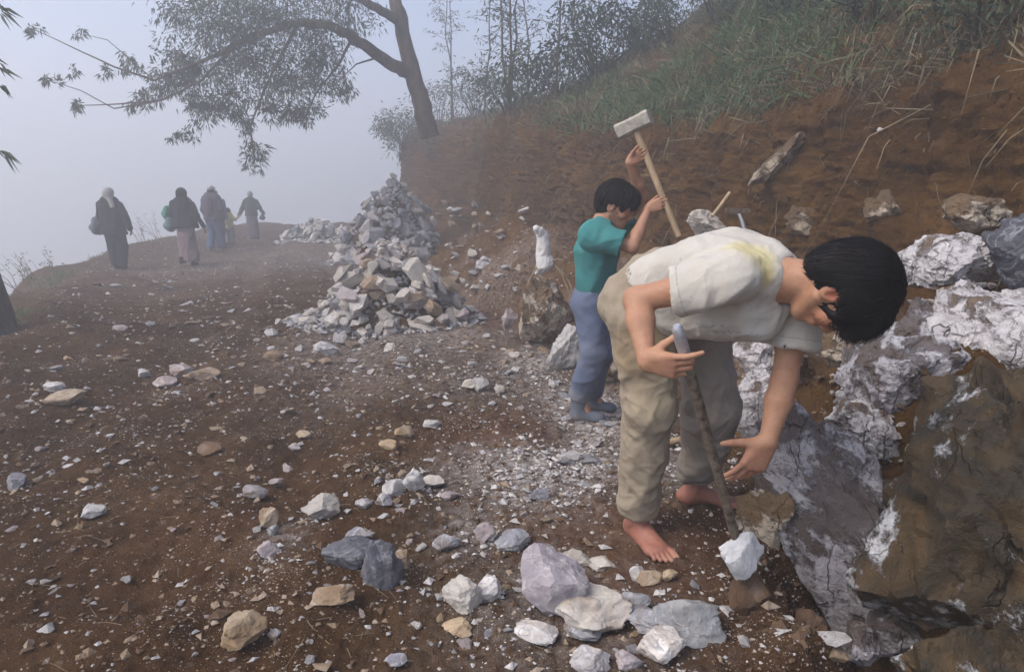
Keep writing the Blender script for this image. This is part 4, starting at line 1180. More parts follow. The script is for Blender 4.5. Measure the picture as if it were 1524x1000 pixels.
# the tree over the road
def big_tree():
    r = np.random.RandomState(9)
    Y0 = 14.2
    b = P(634, 185, Y0)
    root = thing('tree', 'tall misty tree with a crooked trunk leaning over the road', 'tree', b)
    def Q(u, v, Y=Y0): return P(u, v, Y) - b
    def limb(name, px, r0, r1, n=9):
        pts = [Q(*p) for p in px]
        # resample with a little wobble
        out = []
        for i in range(len(pts) - 1):
            for k in range(4):
                out.append(pts[i] + (pts[i + 1] - pts[i]) * k / 4 + (r.normal(size=3) * r0 * 0.10 if k else 0))
        out.append(pts[-1])
        m = len(out) - 1
        mb = MB(); mb.tube(out, [r0 + (r1 - r0) * (i / m) for i in range(m + 1)], n)
        return mb
    limb('trunk', [(640, 205, Y0), (630, 160, Y0), (618, 125, Y0), (608, 85, Y0), (598, 40, Y0), (588, 0, Y0), (574, -60, Y0), (560, -110, Y0)], 0.20, 0.09).build('trunk', M['bark'], root); trunk = root.children[0]
    br = [([(612, 112, Y0), (585, 98, Y0 - .2), (556, 78, Y0 - .5), (525, 55, Y0 - .8), (490, 38, Y0 - 1.1), (445, 34, Y0 - 1.3), (400, 48, Y0 - 1.5), (350, 66, Y0 - 1.7), (300, 92, Y0 - 1.9)], 0.135, 0.03),
          ([(596, 35, Y0), (575, 20, Y0 - .3), (545, 4, Y0 - .6), (500, -20, Y0 - .9), (440, -30, Y0 - 1.2), (360, -25, Y0 - 1.4)], 0.10, 0.035),
          ([(445, 34, Y0 - 1.3), (420, 80, Y0 - 1.4), (395, 130, Y0 - 1.5), (372, 190, Y0 - 1.6), (378, 235, Y0 - 1.6)], 0.035, 0.010),
          ([(350, 66, Y0 - 1.7), (300, 120, Y0 - 1.9), (240, 150, Y0 - 2.1), (180, 155, Y0 - 2.2), (110, 158, Y0 - 2.3)], 0.026, 0.006),
          ([(300, 92, Y0 - 1.9), (230, 120, Y0 - 2.1), (170, 100, Y0 - 2.2), (110, 72, Y0 - 2.3), (50, 44, Y0 - 2.3)], 0.024, 0.005),
          ([(240, 150, Y0 - 2.1), (170, 162, Y0 - 2.2), (120, 135, Y0 - 2.3), (72, 120, Y0 - 2.3)], 0.014, 0.004),
          ([(525, 55, Y0 - .8), (505, 95, Y0 - .8), (470, 140, Y0 - .9), (452, 180, Y0 - 1)], 0.03, 0.008),
          ([(556, 88, Y0 - .5), (530, 96, Y0 - .4), (505, 120, Y0 - .3)], 0.02, 0.006),
          ([(230, 120, Y0 - 2.1), (160, 60, Y0 - 2.0), (118, 50, Y0 - 2.0)], 0.010, 0.003)]
    for px, r0, r1 in br: limb('branch', px, r0, r1, 7).build('branch', M['bark'], trunk)
    blobs = [(330, 62, 80, 48, 700), (400, 45, 80, 45, 800), (470, 70, 50, 50, 450), (298, 118, 45, 36, 420), (262, 92, 34, 28, 260), (380, 112, 56, 42, 560), (432, 130, 50, 38, 460),
             (482, 108, 36, 40, 300), (362, 182, 20, 26, 130), (375, 228, 20, 26, 170), (452, 172, 30, 20, 210), (305, 165, 36, 24, 240), (222, 138, 24, 18, 120), (340, 2, 110, 26, 600), (520, 25, 36, 36, 240),
             (450, -15, 110, 32, 700), (300, 30, 60, 30, 330), (255, 118, 32, 22, 200), (345, 150, 36, 24, 240), (405, 165, 24, 22, 140), (512, 120, 22, 30, 110), (280, 200, 20, 10, 40), (262, 205, 14, 8, 25),
             (195, 105, 24, 16, 60), (185, 85, 14, 8, 26), (110, 158, 14, 10, 46), (52, 46, 12, 10, 42), (74, 121, 15, 9, 46), (118, 50, 9, 8, 20), (112, 108, 8, 8, 18), (158, 108, 12, 10, 26), (200, 160, 26, 8, 40)]
    ps, ds, ls, ws = [], [], [], []
    tw = MB()
    for i, (u, v, ru, rv, n) in enumerate(blobs):
        Yb = Y0 - 0.6 - 1.6 * np.clip((560 - u) / 450, 0, 1)
        c = Q(u, v, Yb)
        m = Yb / FPX
        rad = (ru * m, max(ru, rv) * m * 0.9, rv * m)
        p, d, l, w, cl = spray(c, rad, int(n * 2.3), 0.090, 0.025, 500 + i, 0.45)
        ps.append(p); ds.append(d); ls.append(l); ws.append(w)
        for q in cl[::2]:
            s = c + (q - c) * 0.1 + V(0, 0, rad[2] * 0.4)
            tw.tube([s, (s + q) / 2 + V(0, 0, 0.04), q], [0.008, 0.006, 0.002], 4, False)
    tws = tw.build('twigs', M['bark'], root); tws['kind'] = 'stuff'
    vv, f = leaves(np.vstack(ps), np.vstack(ds), np.concatenate(ls), np.concatenate(ws), 7)
    tws.parent = link('crown', np_mesh('crown', vv, f, True), M['leaf_tree'], root)
big_tree()

# dark trunk and its drooping leaves at the left edge
def edge_tree():
    r = np.random.RandomState(13)
    Y0 = 6.6
    b = P(-8, 478, Y0)
    b[2] = float(ground_h(b[0], b[1])) - 0.05
    root = thing('tree', 'dark leaning trunk cut by the left edge with drooping narrow leaves', 'tree', b)
    def Q(u, v, Y=Y0): return P(u, v, Y) - b
    mb = MB()
    mb.tube([Q(2, 505), Q(-4, 470), Q(-20, 420), Q(-45, 340), Q(-75, 200), Q(-90, 40), Q(-95, -120)], [0.16, 0.145, 0.13, 0.12, 0.10, 0.08, 0.05], 10)
    mb.build('trunk', M['bark_dark'], root)
    def spot(px, tips):
        mb = MB(); mb.tube([Q(-88, px[0], 6.4), Q(-45, px[1], 5.9), Q(px[2], px[3], 5.6)], [0.02, 0.012, 0.004], 5)
        mb.build('branch', M['bark_dark'], root)
        ps, ds, ls = [], [], []
        for (u0, v0, u1, v1) in tips:
            a, c = Q(u0, v0, 5.6), Q(u1, v1, 5.5)
            for k in range(2):
                ps.append(a + r.normal(size=3) * 0.01); ds.append(unit(c - a) + r.normal(size=3) * 0.1); ls.append(np.linalg.norm(c - a) * r.uniform(0.9, 1.05))
        vv, f = leaves(np.array(ps), np.array(ds), np.array(ls), np.full(len(ps), 0.026), 3)
        link('leaves', np_mesh('leaves', vv, f, True), M['leaf_dark'], root)
    spot((90, 30, 2, 12), [(-4, 10, 20, 22), (0, 14, 34, 34), (2, 12, 26, 28), (-2, 18, 14, 32), (-6, 4, 8, 16)])
    spot((140, 100, 0, 96), [(-6, 88, 12, 92), (-4, 102, 32, 118), (-4, 96, 14, 108), (-2, 124, 22, 143), (0, 126, 12, 136)])
    spot((280, 230, 4, 226), [(-6, 222, 20, 236), (2, 226, 38, 244), (6, 228, 30, 252), (4, 228, 24, 250), (0, 224, 14, 234)])
    # leaves out of frame so that the branches are not bare
    p, d, l, w, cl = spray(Q(-150, 60, 6.2), (0.45, 0.6, 0.9), 500, 0.18, 0.024, 77, 0.6)
    vv, f = leaves(p, d, l, w, 8)
    link('crown', np_mesh('crown', vv, f, True), M['leaf_dark'], root)
edge_tree()

# weeds along the drop
def weeds():
    r = np.random.RandomState(23)
    for (u, v, Y, h, lab) in ((62, 420, 10.3, 0.75, 'thin bare weed on the road edge near the left'), (88, 412, 11.2, 0.5, 'short wispy weed on the left road edge'),
                              (238, 362, 19.0, 0.9, 'misty weed clump on the edge between the walkers'), (215, 368, 18.0, 0.7, 'lower misty weed clump left of the pink skirt'),
                              (40, 440, 9.2, 0.55, 'leaning weed beside the dark trunk')):
        x = P(u, v, Y)[0]
        b = V(x, Y, float(ground_h(x, Y)) - 0.02)
        root = thing('weed', lab, 'weed', b, 'weeds along the road edge')
        mb = MB(); ps, ds = [], []
        for k in range(7):
            d = unit(V(-0.4 + r.normal() * 0.4, r.normal() * 0.3, 1.0)); L = h * r.uniform(0.55, 1.1)
            o0 = V(r.normal() * 0.06, r.normal() * 0.06, 0)
            mb.tube([o0, o0 + d * L * 0.55, o0 + d * L + V(-0.08, 0, -0.03)], [0.006, 0.004, 0.0015], 4, False)
            m = 9
            s = r.uniform(0.3, 1, m)
            ps.append(o0 + d * L * s[:, None]); ds.append(r.normal(size=(m, 3)) + d)
        mb.build('stems', M['straw'], root)
        vv, f = leaves(np.vstack(ps), np.vstack(ds), np.full(63, 0.07), np.full(63, 0.012), 4)
        link('foliage', np_mesh('foliage', vv, f, True), M['leaf_pale'], root)
    # short grass on the shoulder
    n = 14000
    y = 3.0 * (24 / 3.0) ** r.uniform(0, 1, n)
    x = np.interp(y, EDGE_Y, EDGE_X) + 0.15 - np.abs(r.normal(size=n)) * 0.55 + r.normal(size=n) * 0.12
    keep = fbm(np.stack([x, y, 0 * x], -1), 1.1, 2, 91) > -0.25
    x, y = x[keep], y[keep]; n = len(x)
    pos = np.stack([x, y, ground_h(x, y) - 0.01], -1)
    v, f = blades(pos, np.array([-0.2, 0, 1.0]) + r.normal(size=(n, 3)) * 0.4, 0.10 * np.exp(r.normal(size=n) * 0.4), np.full(n, 0.008), r.uniform(0.3, 1.2, n), 6)
    tag(link('green_grass', np_mesh('grass', v, f, True), M['grass_green']), 'short grass along the drop at the left of the road', 'grass', kind='stuff')
    # straw scraps on the road
    mb = MB()
    for k in range(150):
        u, v = r.uniform(0, 1000), r.uniform(560, 995)
        g = G(u, v)
        an = r.uniform(0, 3.14); L = (0.015 + 0.07 * r.uniform() ** 3)
        d = V(math.cos(an), math.sin(an), 0) * L
        pts = [g - d, g + V(0, 0, 0.004), g + d]
        for q in pts: q[2] = float(ground_h(q[0], q[1])) + 0.003
        mb.tube(pts, [0.0011] * 3, 4, False)
    tag(mb.build('straw', M['straw']), 'straw scraps trodden into the dirt', 'straw', kind='stuff')
weeds()

# ------------------------------------------------------------------ figures: signed distance fields meshed as one continuous surface
class SDF:
    def __init__(s): s.ops = []
    def cone(s, a, b, ra, rb=None, k=0.02, sq=None, sub=False):
        rb = ra if rb is None else rb
        s.ops.append(('c', np.asarray(a, float), np.asarray(b, float), ra, rb, k, sq, sub)); return s
    def ell(s, c, rad, axes=None, k=0.02, sub=False):
        A = np.eye(3) if axes is None else np.array([unit(a) for a in axes])
        s.ops.append(('e', np.asarray(c, float), A, np.asarray(rad, float), None, k, None, sub)); return s
    def plane(s, p, n, k=0.004, near=None, rad=None):
        """remove what lies on the n side of the plane, only within rad of near"""
        s.ops.append(('p', np.asarray(p, float), unit(n), near, rad, k, None, True)); return s
    def extend(s, o): s.ops += o.ops; return s
    def mesh(s, h, smooth=1):
        lo = np.full(3, 1e9); hi = -lo
        for o in s.ops:
            if o[7]: continue
            if o[0] == 'c':
                r = max(o[3], o[4]); lo = np.minimum(lo, np.minimum(o[1], o[2]) - r); hi = np.maximum(hi, np.maximum(o[1], o[2]) + r)
            else:
                r = o[3].max(); lo = np.minimum(lo, o[1] - r); hi = np.maximum(hi, o[1] + r)
        lo -= 3 * h + 0.01; hi += 3 * h + 0.01
        n = np.ceil((hi - lo) / h).astype(int) + 1
        F = np.full(n, 0.2, dtype=np.float32)
        ax = [(lo[i] + h * np.arange(n[i])).astype(np.float32) for i in range(3)]
        for o in s.ops:
            k = o[5]
            if o[0] == 'c': r = max(o[3], o[4]); b0 = np.minimum(o[1], o[2]) - r; b1 = np.maximum(o[1], o[2]) + r
            elif o[0] == 'e': r = o[3].max(); b0, b1 = o[1] - r, o[1] + r
            else:
                if o[3] is None: b0, b1 = lo, hi
                else: b0, b1 = o[3] - o[4], o[3] + o[4]
            m = k + 3 * h
            i0 = np.clip(np.floor((b0 - m - lo) / h).astype(int), 0, n); i1 = np.clip(np.ceil((b1 + m - lo) / h).astype(int) + 1, 0, n)
            if (i1 <= i0).any(): continue
            sl = tuple(slice(i0[j], i1[j]) for j in range(3))
            X = ax[0][sl[0]][:, None, None]; Yy = ax[1][sl[1]][None, :, None]; Z = ax[2][sl[2]][None, None, :]
            if o[0] == 'c':
                a, b = o[1], o[2]; d = b - a; L2 = float(d @ d) + 1e-12
                px, py, pz = X - np.float32(a[0]), Yy - np.float32(a[1]), Z - np.float32(a[2])
                t = np.clip((px * np.float32(d[0]) + py * np.float32(d[1]) + pz * np.float32(d[2])) / np.float32(L2), 0, 1)
                qx, qy, qz = px - t * np.float32(d[0]), py - t * np.float32(d[1]), pz - t * np.float32(d[2])
                if o[6] is not None:
                    nn, fac = unit(o[6][0]), o[6][1]
                    w = (qx * np.float32(nn[0]) + qy * np.float32(nn[1]) + qz * np.float32(nn[2])) * np.float32(1 / fac - 1)
                    qx, qy, qz = qx + w * np.float32(nn[0]), qy + w * np.float32(nn[1]), qz + w * np.float32(nn[2])
                D = np.sqrt(qx * qx + qy * qy + qz * qz) - (np.float32(o[3]) + t * np.float32(o[4] - o[3]))
                if o[6] is not None: D = D * np.float32(min(1.0, o[6][1] * 1.2))
            elif o[0] == 'e':
                px, py, pz = X - np.float32(o[1][0]), Yy - np.float32(o[1][1]), Z - np.float32(o[1][2])
                k0 = 0; k1 = 0
                for j in range(3):
                    e = px * np.float32(o[2][j][0]) + py * np.float32(o[2][j][1]) + pz * np.float32(o[2][j][2])
                    k0 = k0 + (e / np.float32(o[3][j])) ** 2; k1 = k1 + (e / np.float32(o[3][j] ** 2)) ** 2
                k0, k1 = np.sqrt(k0), np.sqrt(k1)
                D = k0 * (k0 - 1) / np.maximum(k1, 1e-6)
            else:
                D = -((X - np.float32(o[1][0])) * np.float32(o[2][0]) + (Yy - np.float32(o[1][1])) * np.float32(o[2][1]) + (Z - np.float32(o[1][2])) * np.float32(o[2][2]))
                if o[3] is not None:
                    rr = np.sqrt((X - np.float32(o[3][0])) ** 2 + (Yy - np.float32(o[3][1])) ** 2 + (Z - np.float32(o[3][2])) ** 2)
                    D = np.maximum(D, rr - np.float32(o[4]))
            A = F[sl]
            if o[7]:                                   # smooth subtraction: max(A, -D)
                hh = np.clip(0.5 - 0.5 * (A + D) / k, 0, 1)
                F[sl] = A * (1 - hh) + (-D) * hh + k * hh * (1 - hh)
            else:
                hh = np.clip(0.5 + 0.5 * (A - D) / k, 0, 1)
                F[sl] = A * (1 - hh) + D * hh - k * hh * (1 - hh)
        return surface_nets(F, lo, h, smooth)
def surface_nets(F, lo, h, smooth=1):
    S = F < 0
    c = np.zeros(tuple(np.array(S.shape) - 1), dtype=np.int8)
    sl = lambda d, n: slice(d, n - 1 + d)
    nx, ny, nz = S.shape
    for dx in (0, 1):
        for dy in (0, 1):
            for dz in (0, 1):
                c += S[sl(dx, nx), sl(dy, ny), sl(dz, nz)]
    act = (c > 0) & (c < 8)
    I = np.argwhere(act)
    idx = np.full(act.shape, -1, dtype=np.int32); idx[act] = np.arange(len(I))
    pos = np.zeros((len(I), 3)); cnt = np.zeros(len(I))
    corners = [(0, 0, 0), (1, 0, 0), (0, 1, 0), (1, 1, 0), (0, 0, 1), (1, 0, 1), (0, 1, 1), (1, 1, 1)]
    vals = [F[I[:, 0] + a, I[:, 1] + b, I[:, 2] + d] for a, b, d in corners]
    for a in range(8):
        for ax in range(3):
            if corners[a][ax]: continue
            cb = list(corners[a]); cb[ax] = 1; b = corners.index(tuple(cb))
            fa, fb = vals[a], vals[b]
            m = (fa < 0) != (fb < 0)
            t = np.where(m, fa / np.where(m, fa - fb, 1), 0)
            q = np.repeat(np.array(corners[a], float)[None], len(I), 0); q[:, ax] += t
            pos += q * m[:, None]; cnt += m
    v = (I + pos / np.maximum(cnt, 1)[:, None]) * h + lo
    faces = []
    for ax in range(3):
        o1, o2 = [(1, 2), (2, 0), (0, 1)][ax]
        s0 = [slice(None)] * 3; s1 = [slice(None)] * 3
        s0[ax] = slice(0, -1); s1[ax] = slice(1, None)
        A, B = S[tuple(s0)], S[tuple(s1)]
        E = np.argwhere(A != B)
        ok = (E[:, o1] > 0) & (E[:, o2] > 0) & (E[:, o1] < S.shape[o1] - 1) & (E[:, o2] < S.shape[o2] - 1)
        E = E[ok]
        inside = A[E[:, 0], E[:, 1], E[:, 2]]
        def cell(d1, d2):
            q = E.copy(); q[:, o1] -= d1; q[:, o2] -= d2
            return idx[q[:, 0], q[:, 1], q[:, 2]]
        quad = np.stack([cell(1, 1), cell(0, 1), cell(0, 0), cell(1, 0)], -1)
        quad[~inside] = quad[~inside][:, ::-1]
        faces.append(quad)
    f = np.vstack(faces)
    f = f[(f >= 0).all(1)]
    for _ in range(smooth):
        s = np.zeros_like(v); n = np.zeros(len(v))
        for a, b in ((0, 1), (1, 2), (2, 3), (3, 0)):
            np.add.at(s, f[:, a], v[f[:, b]]); np.add.at(s, f[:, b], v[f[:, a]])
            np.add.at(n, f[:, a], 1); np.add.at(n, f[:, b], 1)
        v = v * 0.5 + 0.5 * s / np.maximum(n, 1)[:, None]
    return v, f
def vnormals(v, f):
    n = np.cross(v[f[:, 2]] - v[f[:, 0]], v[f[:, 3]] - v[f[:, 1]])
    out = np.zeros_like(v)
    for k in range(4): np.add.at(out, f[:, k], n)
    return out / (np.linalg.norm(out, axis=1)[:, None] + 1e-12)
def folds(v, f, amp, freq, stretch, axis, seed):
    """cloth folds: ridged noise squeezed across one direction"""
    n = vnormals(v, f)
    a = unit(axis)
    p = v + np.outer(v @ a, a) * (stretch - 1)
    w = 0.02 * np.stack([fbm(v, 9, 2, seed + 40 + k) for k in range(3)], -1)
    d = fbm(p + w, freq, 2, seed, ridged=True, gain=0.4)
    return v + n * (amp * np.clip(d, -1.2, 1.2))[:, None]
def blobmask(v, c, r):
    d = np.linalg.norm((v - np.asarray(c)) / np.asarray(r), axis=1)
    return sstep(1.0, 0.55, d)
def paint(v, base, spots):
    col = np.repeat(np.array(base, float)[None], len(v), 0)
    for c, r, q in spots:
        m = blobmask(v, c, r)[:, None]
        col = col * (1 - m) + np.array(q) * m
    return col
def part(name, vf, mat, parent, col=None, origin=None):
    v, f = vf
    o0 = np.array(parent.location) if parent is not None else np.zeros(3)
    me = np_mesh(name, v - o0, f)
    if col is not None: set_col(me, col)
    return link(name, me, mat, parent)

class Frame:
    """head frame: f forward (face), u up (crown), r the person's right"""
    def __init__(s, C, f, u, sc=1.0):
        s.C = np.asarray(C, float); s.u = unit(u); f = np.asarray(f, float)
        s.f = unit(f - s.u * (f @ s.u)); s.r = np.cross(s.f, s.u); s.s = sc
        s.axes = (s.r, s.f, s.u)
    def p(s, r, f, u): return s.C + s.s * (r * s.r + f * s.f + u * s.u)
def head(F, S, neck, neck_r=(0.050, 0.056)):
    s = F.s
    E = lambda c, rad, k=0.02, sub=False: S.ell(F.p(*c), np.array(rad) * s, F.axes, k * s, sub)
    Cn = lambda a, b, ra, rb, k=0.012, sub=False: S.cone(F.p(*a), F.p(*b), ra * s, rb * s, k * s, None, sub)
    E((0, -0.010, 0.028), (0.074, 0.094, 0.084))
    E((0, 0.052, 0.030), (0.060, 0.045, 0.050), 0.03)
    Cn((0, 0.040, -0.015), (0, 0.058, -0.075), 0.056, 0.032, 0.03)
    for q in (-1, 1):
        Cn((q * 0.056, 0.002, -0.040), (q * 0.014, 0.066, -0.092), 0.020, 0.017, 0.022)
        E((q * 0.043, 0.062, -0.020), (0.023, 0.022, 0.022), 0.02)
        Cn((q * 0.048, 0.077, 0.024), (q * 0.013, 0.090, 0.021), 0.009, 0.010, 0.012)
        E((q * 0.031, 0.104, 0.003), (0.017, 0.014, 0.011), 0.010, True)
        E((q * 0.031, 0.0835, 0.002), (0.0150, 0.0125, 0.0105), 0.004)
        Cn((q * 0.020, 0.0945, -0.004), (q * 0.042, 0.0900, -0.003), 0.0020, 0.0020, 0.002, True)
        E((q * 0.0125, 0.1005, -0.026), (0.0080, 0.009, 0.0075), 0.006)
        E((q * 0.076, -0.012, -0.004), (0.010, 0.021, 0.033), 0.006)
        E((q * 0.086, -0.008, -0.002), (0.007, 0.011, 0.019), 0.006, True)
    Cn((0, 0.090, 0.014), (0, 0.111, -0.020), 0.0085, 0.0115, 0.012)
    E((0, 0.086, -0.052), (0.030, 0.016, 0.020), 0.02)
    Cn((-0.020, 0.0905, -0.0485), (0.020, 0.0905, -0.0485), 0.0058, 0.0058, 0.006)
    Cn((-0.017, 0.0905, -0.0600), (0.017, 0.0905, -0.0600), 0.0066, 0.0066, 0.006)
    Cn((-0.024, 0.1000, -0.0540), (0.024, 0.1000, -0.0540), 0.0030, 0.0030, 0.003, True)
    E((0, 0.080, -0.090), (0.019, 0.014, 0.015), 0.016)
    S.cone(F.p(0, -0.022, -0.045), neck, neck_r[0] * s, neck_r[1] * s, 0.03)
def head_spots(F, lip, brow):
    s = F.s
    out = []
    for q in (-1, 1):
        for t in np.linspace(0, 1, 5):
            out.append((F.p(q * (0.014 + 0.036 * t), 0.094 - 0.018 * t, 0.026 + 0.005 * math.sin(t * 3)), 0.0085 * s, brow))
        for t in np.linspace(-1, 1, 5):
            out.append((F.p(q * (0.031 + 0.012 * t), 0.096 - 0.003 * t, -0.004), 0.0042 * s, (0.05, 0.03, 0.025)))
    for t in np.linspace(-1, 1, 7):
        out.append((F.p(0.02 * t, 0.096, -0.049), 0.009 * s, lip)); out.append((F.p(0.017 * t, 0.096, -0.060), 0.009 * s, lip))
    return out
def hair_mesh(F, h, seed, grow=1.0, fringe=0.5, nstr=2600, slen=0.05):
    s = F.s
    S = SDF()
    E = lambda c, rad, k=0.02, sub=False: S.ell(F.p(*c), np.array(rad) * s, F.axes, k * s, sub)
    g = grow
    E((0, -0.016, 0.036), (0.084 * g, 0.104 * g, 0.092 * g))
    E((0, -0.062, -0.012), (0.070 * g, 0.050 * g, 0.062 * g), 0.03)
    E((0, 0.058, 0.082), (0.060, 0.040, 0.034), 0.03)
    for q in (-1, 1):
        E((q * 0.070, 0.004, 0.046), (0.018, 0.034, 0.030), 0.02)
        if fringe: E((q * 0.030, 0.086, 0.064 - 0.02 * fringe), (0.034, 0.016, 0.028 + 0.02 * fringe), 0.015)
    E((0, 0.105, -0.030), (0.090, 0.062, 0.062), 0.012, True)
    for q in (-1, 1): E((q * 0.088, 0.012, -0.020), (0.026, 0.050, 0.046), 0.010, True)
    v, f = S.mesh(h, 1)
    n = vnormals(v, f)
    K = F.p(0, -0.03, 0.125)
    loc = np.stack([(v - F.C) @ F.r, (v - F.C) @ F.f, (v - F.C) @ F.u], -1) / s
    flow = v - K; flow -= n * (flow * n).sum(1)[:, None]; flow /= np.linalg.norm(flow, axis=1)[:, None] + 1e-9
    # locks: noise constant along the flow (angle round the crown)
    rel = (v - K); ang = np.arctan2(rel @ F.r, rel @ F.f)
    rad = np.linalg.norm(rel, axis=1)
    q = np.stack([np.cos(ang) * 7, np.sin(ang) * 7, rad * 16 / s], -1)
    v2 = v + n * (0.0055 * s * fbm(q, 1.3, 3, seed, ridged=True))[:, None]
    r = np.random.RandomState(seed)
    ok = np.where(~((np.abs(loc[:, 0]) > 0.045) & (loc[:, 2] < 0.035) & (loc[:, 1] > -0.035)))[0]
    i = ok[r.randint(len(ok), size=nstr)]
    d = flow[i] + n[i] * 0.16 + r.normal(size=(nstr, 3)) * 0.14 + np.array([0, 0, -0.10])
    d /= np.linalg.norm(d, axis=1)[:, None]
    L = slen * s * r.uniform(0.4, 1.1, nstr)
    root = v2[i] - n[i] * 0.002
    side = np.cross(d, n[i]); side /= np.linalg.norm(side, axis=1)[:, None] + 1e-9
    W = 0.0016 * s
    mid = root + d * L[:, None] * 0.55
    tip = root + (d * 0.96 - n[i] * 0.10 + np.array([0, 0, -0.08])) * L[:, None]
    sv = np.stack([root - side * W, root + side * W, mid + side * W * 0.8, mid - side * W * 0.8, tip], 1)
    o = len(v2)
    sf = np.array([(0, 1, 2), (0, 2, 3), (3, 2, 4)])
    sf = (sf[None] + (np.arange(nstr) * 5)[:, None, None]).reshape(-1, 3) + o
    tf = np.vstack([f[:, [0, 1, 2]], f[:, [0, 2, 3]], sf])
    return np.vstack([v2, sv.reshape(-1, 3)]), tf

def hand(S, W, d, n, side, curl, sc=1.0, thumb=(0.55, 0.75, 0.25), tcurl=0.3, splay=0.06, wr=0.027):
    """five-fingered hand. W wrist, d towards the fingers, n out of the palm, side +1 right hand / -1 left; curl: radians per joint per finger"""
    d = unit(d); n = unit(np.asarray(n) - d * (np.asarray(n) @ d)); t = np.cross(d, n) * side
    xs = [0.0300, 0.0100, -0.0100, -0.0290]; kl = [0.088, 0.092, 0.087, 0.078]
    ln = [(0.040, 0.025, 0.021), (0.044, 0.028, 0.022), (0.041, 0.026, 0.021), (0.032, 0.020, 0.018)]
    for i in range(4):
        K = W + sc * (d * kl[i] + t * xs[i])
        S.cone(W + sc * (d * 0.012 + t * xs[i] * 0.55), K, 0.0165 * sc, 0.0120 * sc, 0.012 * sc)
        th = 0; p = K
        dd0 = unit(d + t * splay * (1.5 - i))
        for j in range(3):
            th += curl[i][j]
            q = p + sc * ln[i][j] * (dd0 * math.cos(th) + n * math.sin(th))
            r0 = (0.0094, 0.0083, 0.0076, 0.0064)[j] * (0.9 if i == 3 else 1); r1 = (0.0094, 0.0083, 0.0076, 0.0064)[j + 1] * (0.9 if i == 3 else 1)
            S.cone(p, q, r0 * sc, r1 * sc, 0.0022 * sc)
            p = q
    S.ell(W + sc * (d * 0.045 + n * 0.006), np.array((0.040, 0.045, 0.015)) * sc, (t, d, n), 0.012 * sc)
    B = W + sc * (d * 0.022 + t * 0.024 + n * 0.006)
    td = unit(d * thumb[0] + t * thumb[1] + n * thumb[2])
    q1 = B + sc * 0.040 * td
    td2 = unit(td + d * tcurl + n * tcurl * 0.6); q2 = q1 + sc * 0.032 * td2
    td3 = unit(td2 + d * tcurl + n * tcurl * 0.6); q3 = q2 + sc * 0.024 * td3
    S.cone(B, q1, 0.0165 * sc, 0.0125 * sc, 0.014 * sc); S.cone(q1, q2, 0.0115 * sc, 0.0105 * sc, 0.004 * sc); S.cone(q2, q3, 0.0105 * sc, 0.0075 * sc, 0.003 * sc)
    S.ell(W, np.array((wr, 0.02, wr * 0.72)) * sc, (t, d, n), 0.015)
def foot(S, ank, d, side, sc=1.0, z=0.0):
    """bare foot on the ground at height z; d towards the toes; side +1 right, -1 left"""
    d = unit(V(d[0], d[1], 0)); t = V(d[1], -d[0], 0) * side * -1          # t: towards the big toe
    a = V(ank[0], ank[1], z)
    S.cone(ank, a - d * 0.012 * sc + V(0, 0, 0.055), 0.036 * sc, 0.037 * sc, 0.02)
    S.ell(a - d * 0.035 * sc + V(0, 0, 0.032), np.array((0.033, 0.038, 0.033)) * sc, (t, d, V(0, 0, 1)), 0.02)
    S.cone(a + V(0, 0, 0.060), a + d * 0.115 * sc + t * 0.012 * sc + V(0, 0, 0.026), 0.034 * sc, 0.024 * sc, 0.025)
    S.cone(a - d * 0.02 * sc + V(0, 0, 0.026), a + d * 0.115 * sc - t * 0.026 * sc + V(0, 0, 0.018), 0.028 * sc, 0.018 * sc, 0.02)
    S.ell(a + d * 0.125 * sc + V(0, 0, 0.020), np.array((0.046, 0.035, 0.020)) * sc, (t, d, V(0, 0, 1)), 0.02)
    S.ell(a + t * 0.030 * sc + V(0, 0, 0.078), np.array((0.012, 0.014, 0.014)) * sc, None, 0.012)
    S.ell(a - t * 0.034 * sc + V(0, 0, 0.072), np.array((0.012, 0.014, 0.014)) * sc, None, 0.012)
    nails = []
    for i, (x, L, r) in enumerate(((0.034, 0.200, 0.0135), (0.012, 0.200, 0.0092), (-0.005, 0.192, 0.0088), (-0.021, 0.181, 0.0084), (-0.036, 0.168, 0.0082))):
        p = a + d * 0.140 * sc + t * x * sc * 0.95 + V(0, 0, 0.020); q = a + d * (L - r) * sc + t * x * sc + V(0, 0, r * sc + 0.001)
        S.cone(p, (p + q) / 2 + V(0, 0, 0.004), r * sc, r * sc, 0.006); S.cone((p + q) / 2 + V(0, 0, 0.004), q, r * sc, r * 0.9 * sc, 0.003)
        nails.append((q + d * r * 0.3 * sc + V(0, 0, r * 0.75 * sc), r * 0.75 * sc))
    return nails
M['skin'] = mat_skin('skin')
M['hair'] = mat_plain('hair', (0.007, 0.006, 0.0065), 0.62, 0.3, 40.0, 0.14, 0.0, rand=False)
M['hair_grey'] = mat_plain('hair_grey', (0.25, 0.24, 0.25), 0.7, 0.3, 40.0, 0.3, 0.0, rand=False)
M['cotton'] = mat_cloth('cotton', stain=(0.50, 0.43, 0.33), stain_amt=0.35, stain_scale=6.0)
M['twill'] = mat_cloth('twill', stain=(0.20, 0.145, 0.10), stain_amt=0.55, stain_scale=5.0)
M['cloth'] = mat_cloth('cloth', stain=(0.16, 0.13, 0.11), stain_amt=0.10, stain_scale=4.0)
M['steel'] = mat_plain('steel', (0.33, 0.31, 0.28), 0.55, 0.4, 30.0, 0.5, 0.002, 0.5)
M['iron'] = mat_plain('iron', (0.10, 0.072, 0.048), 0.75, 0.6, 40.0, 0.3, 0.003, 0.2, alt=(0.24, 0.19, 0.14))
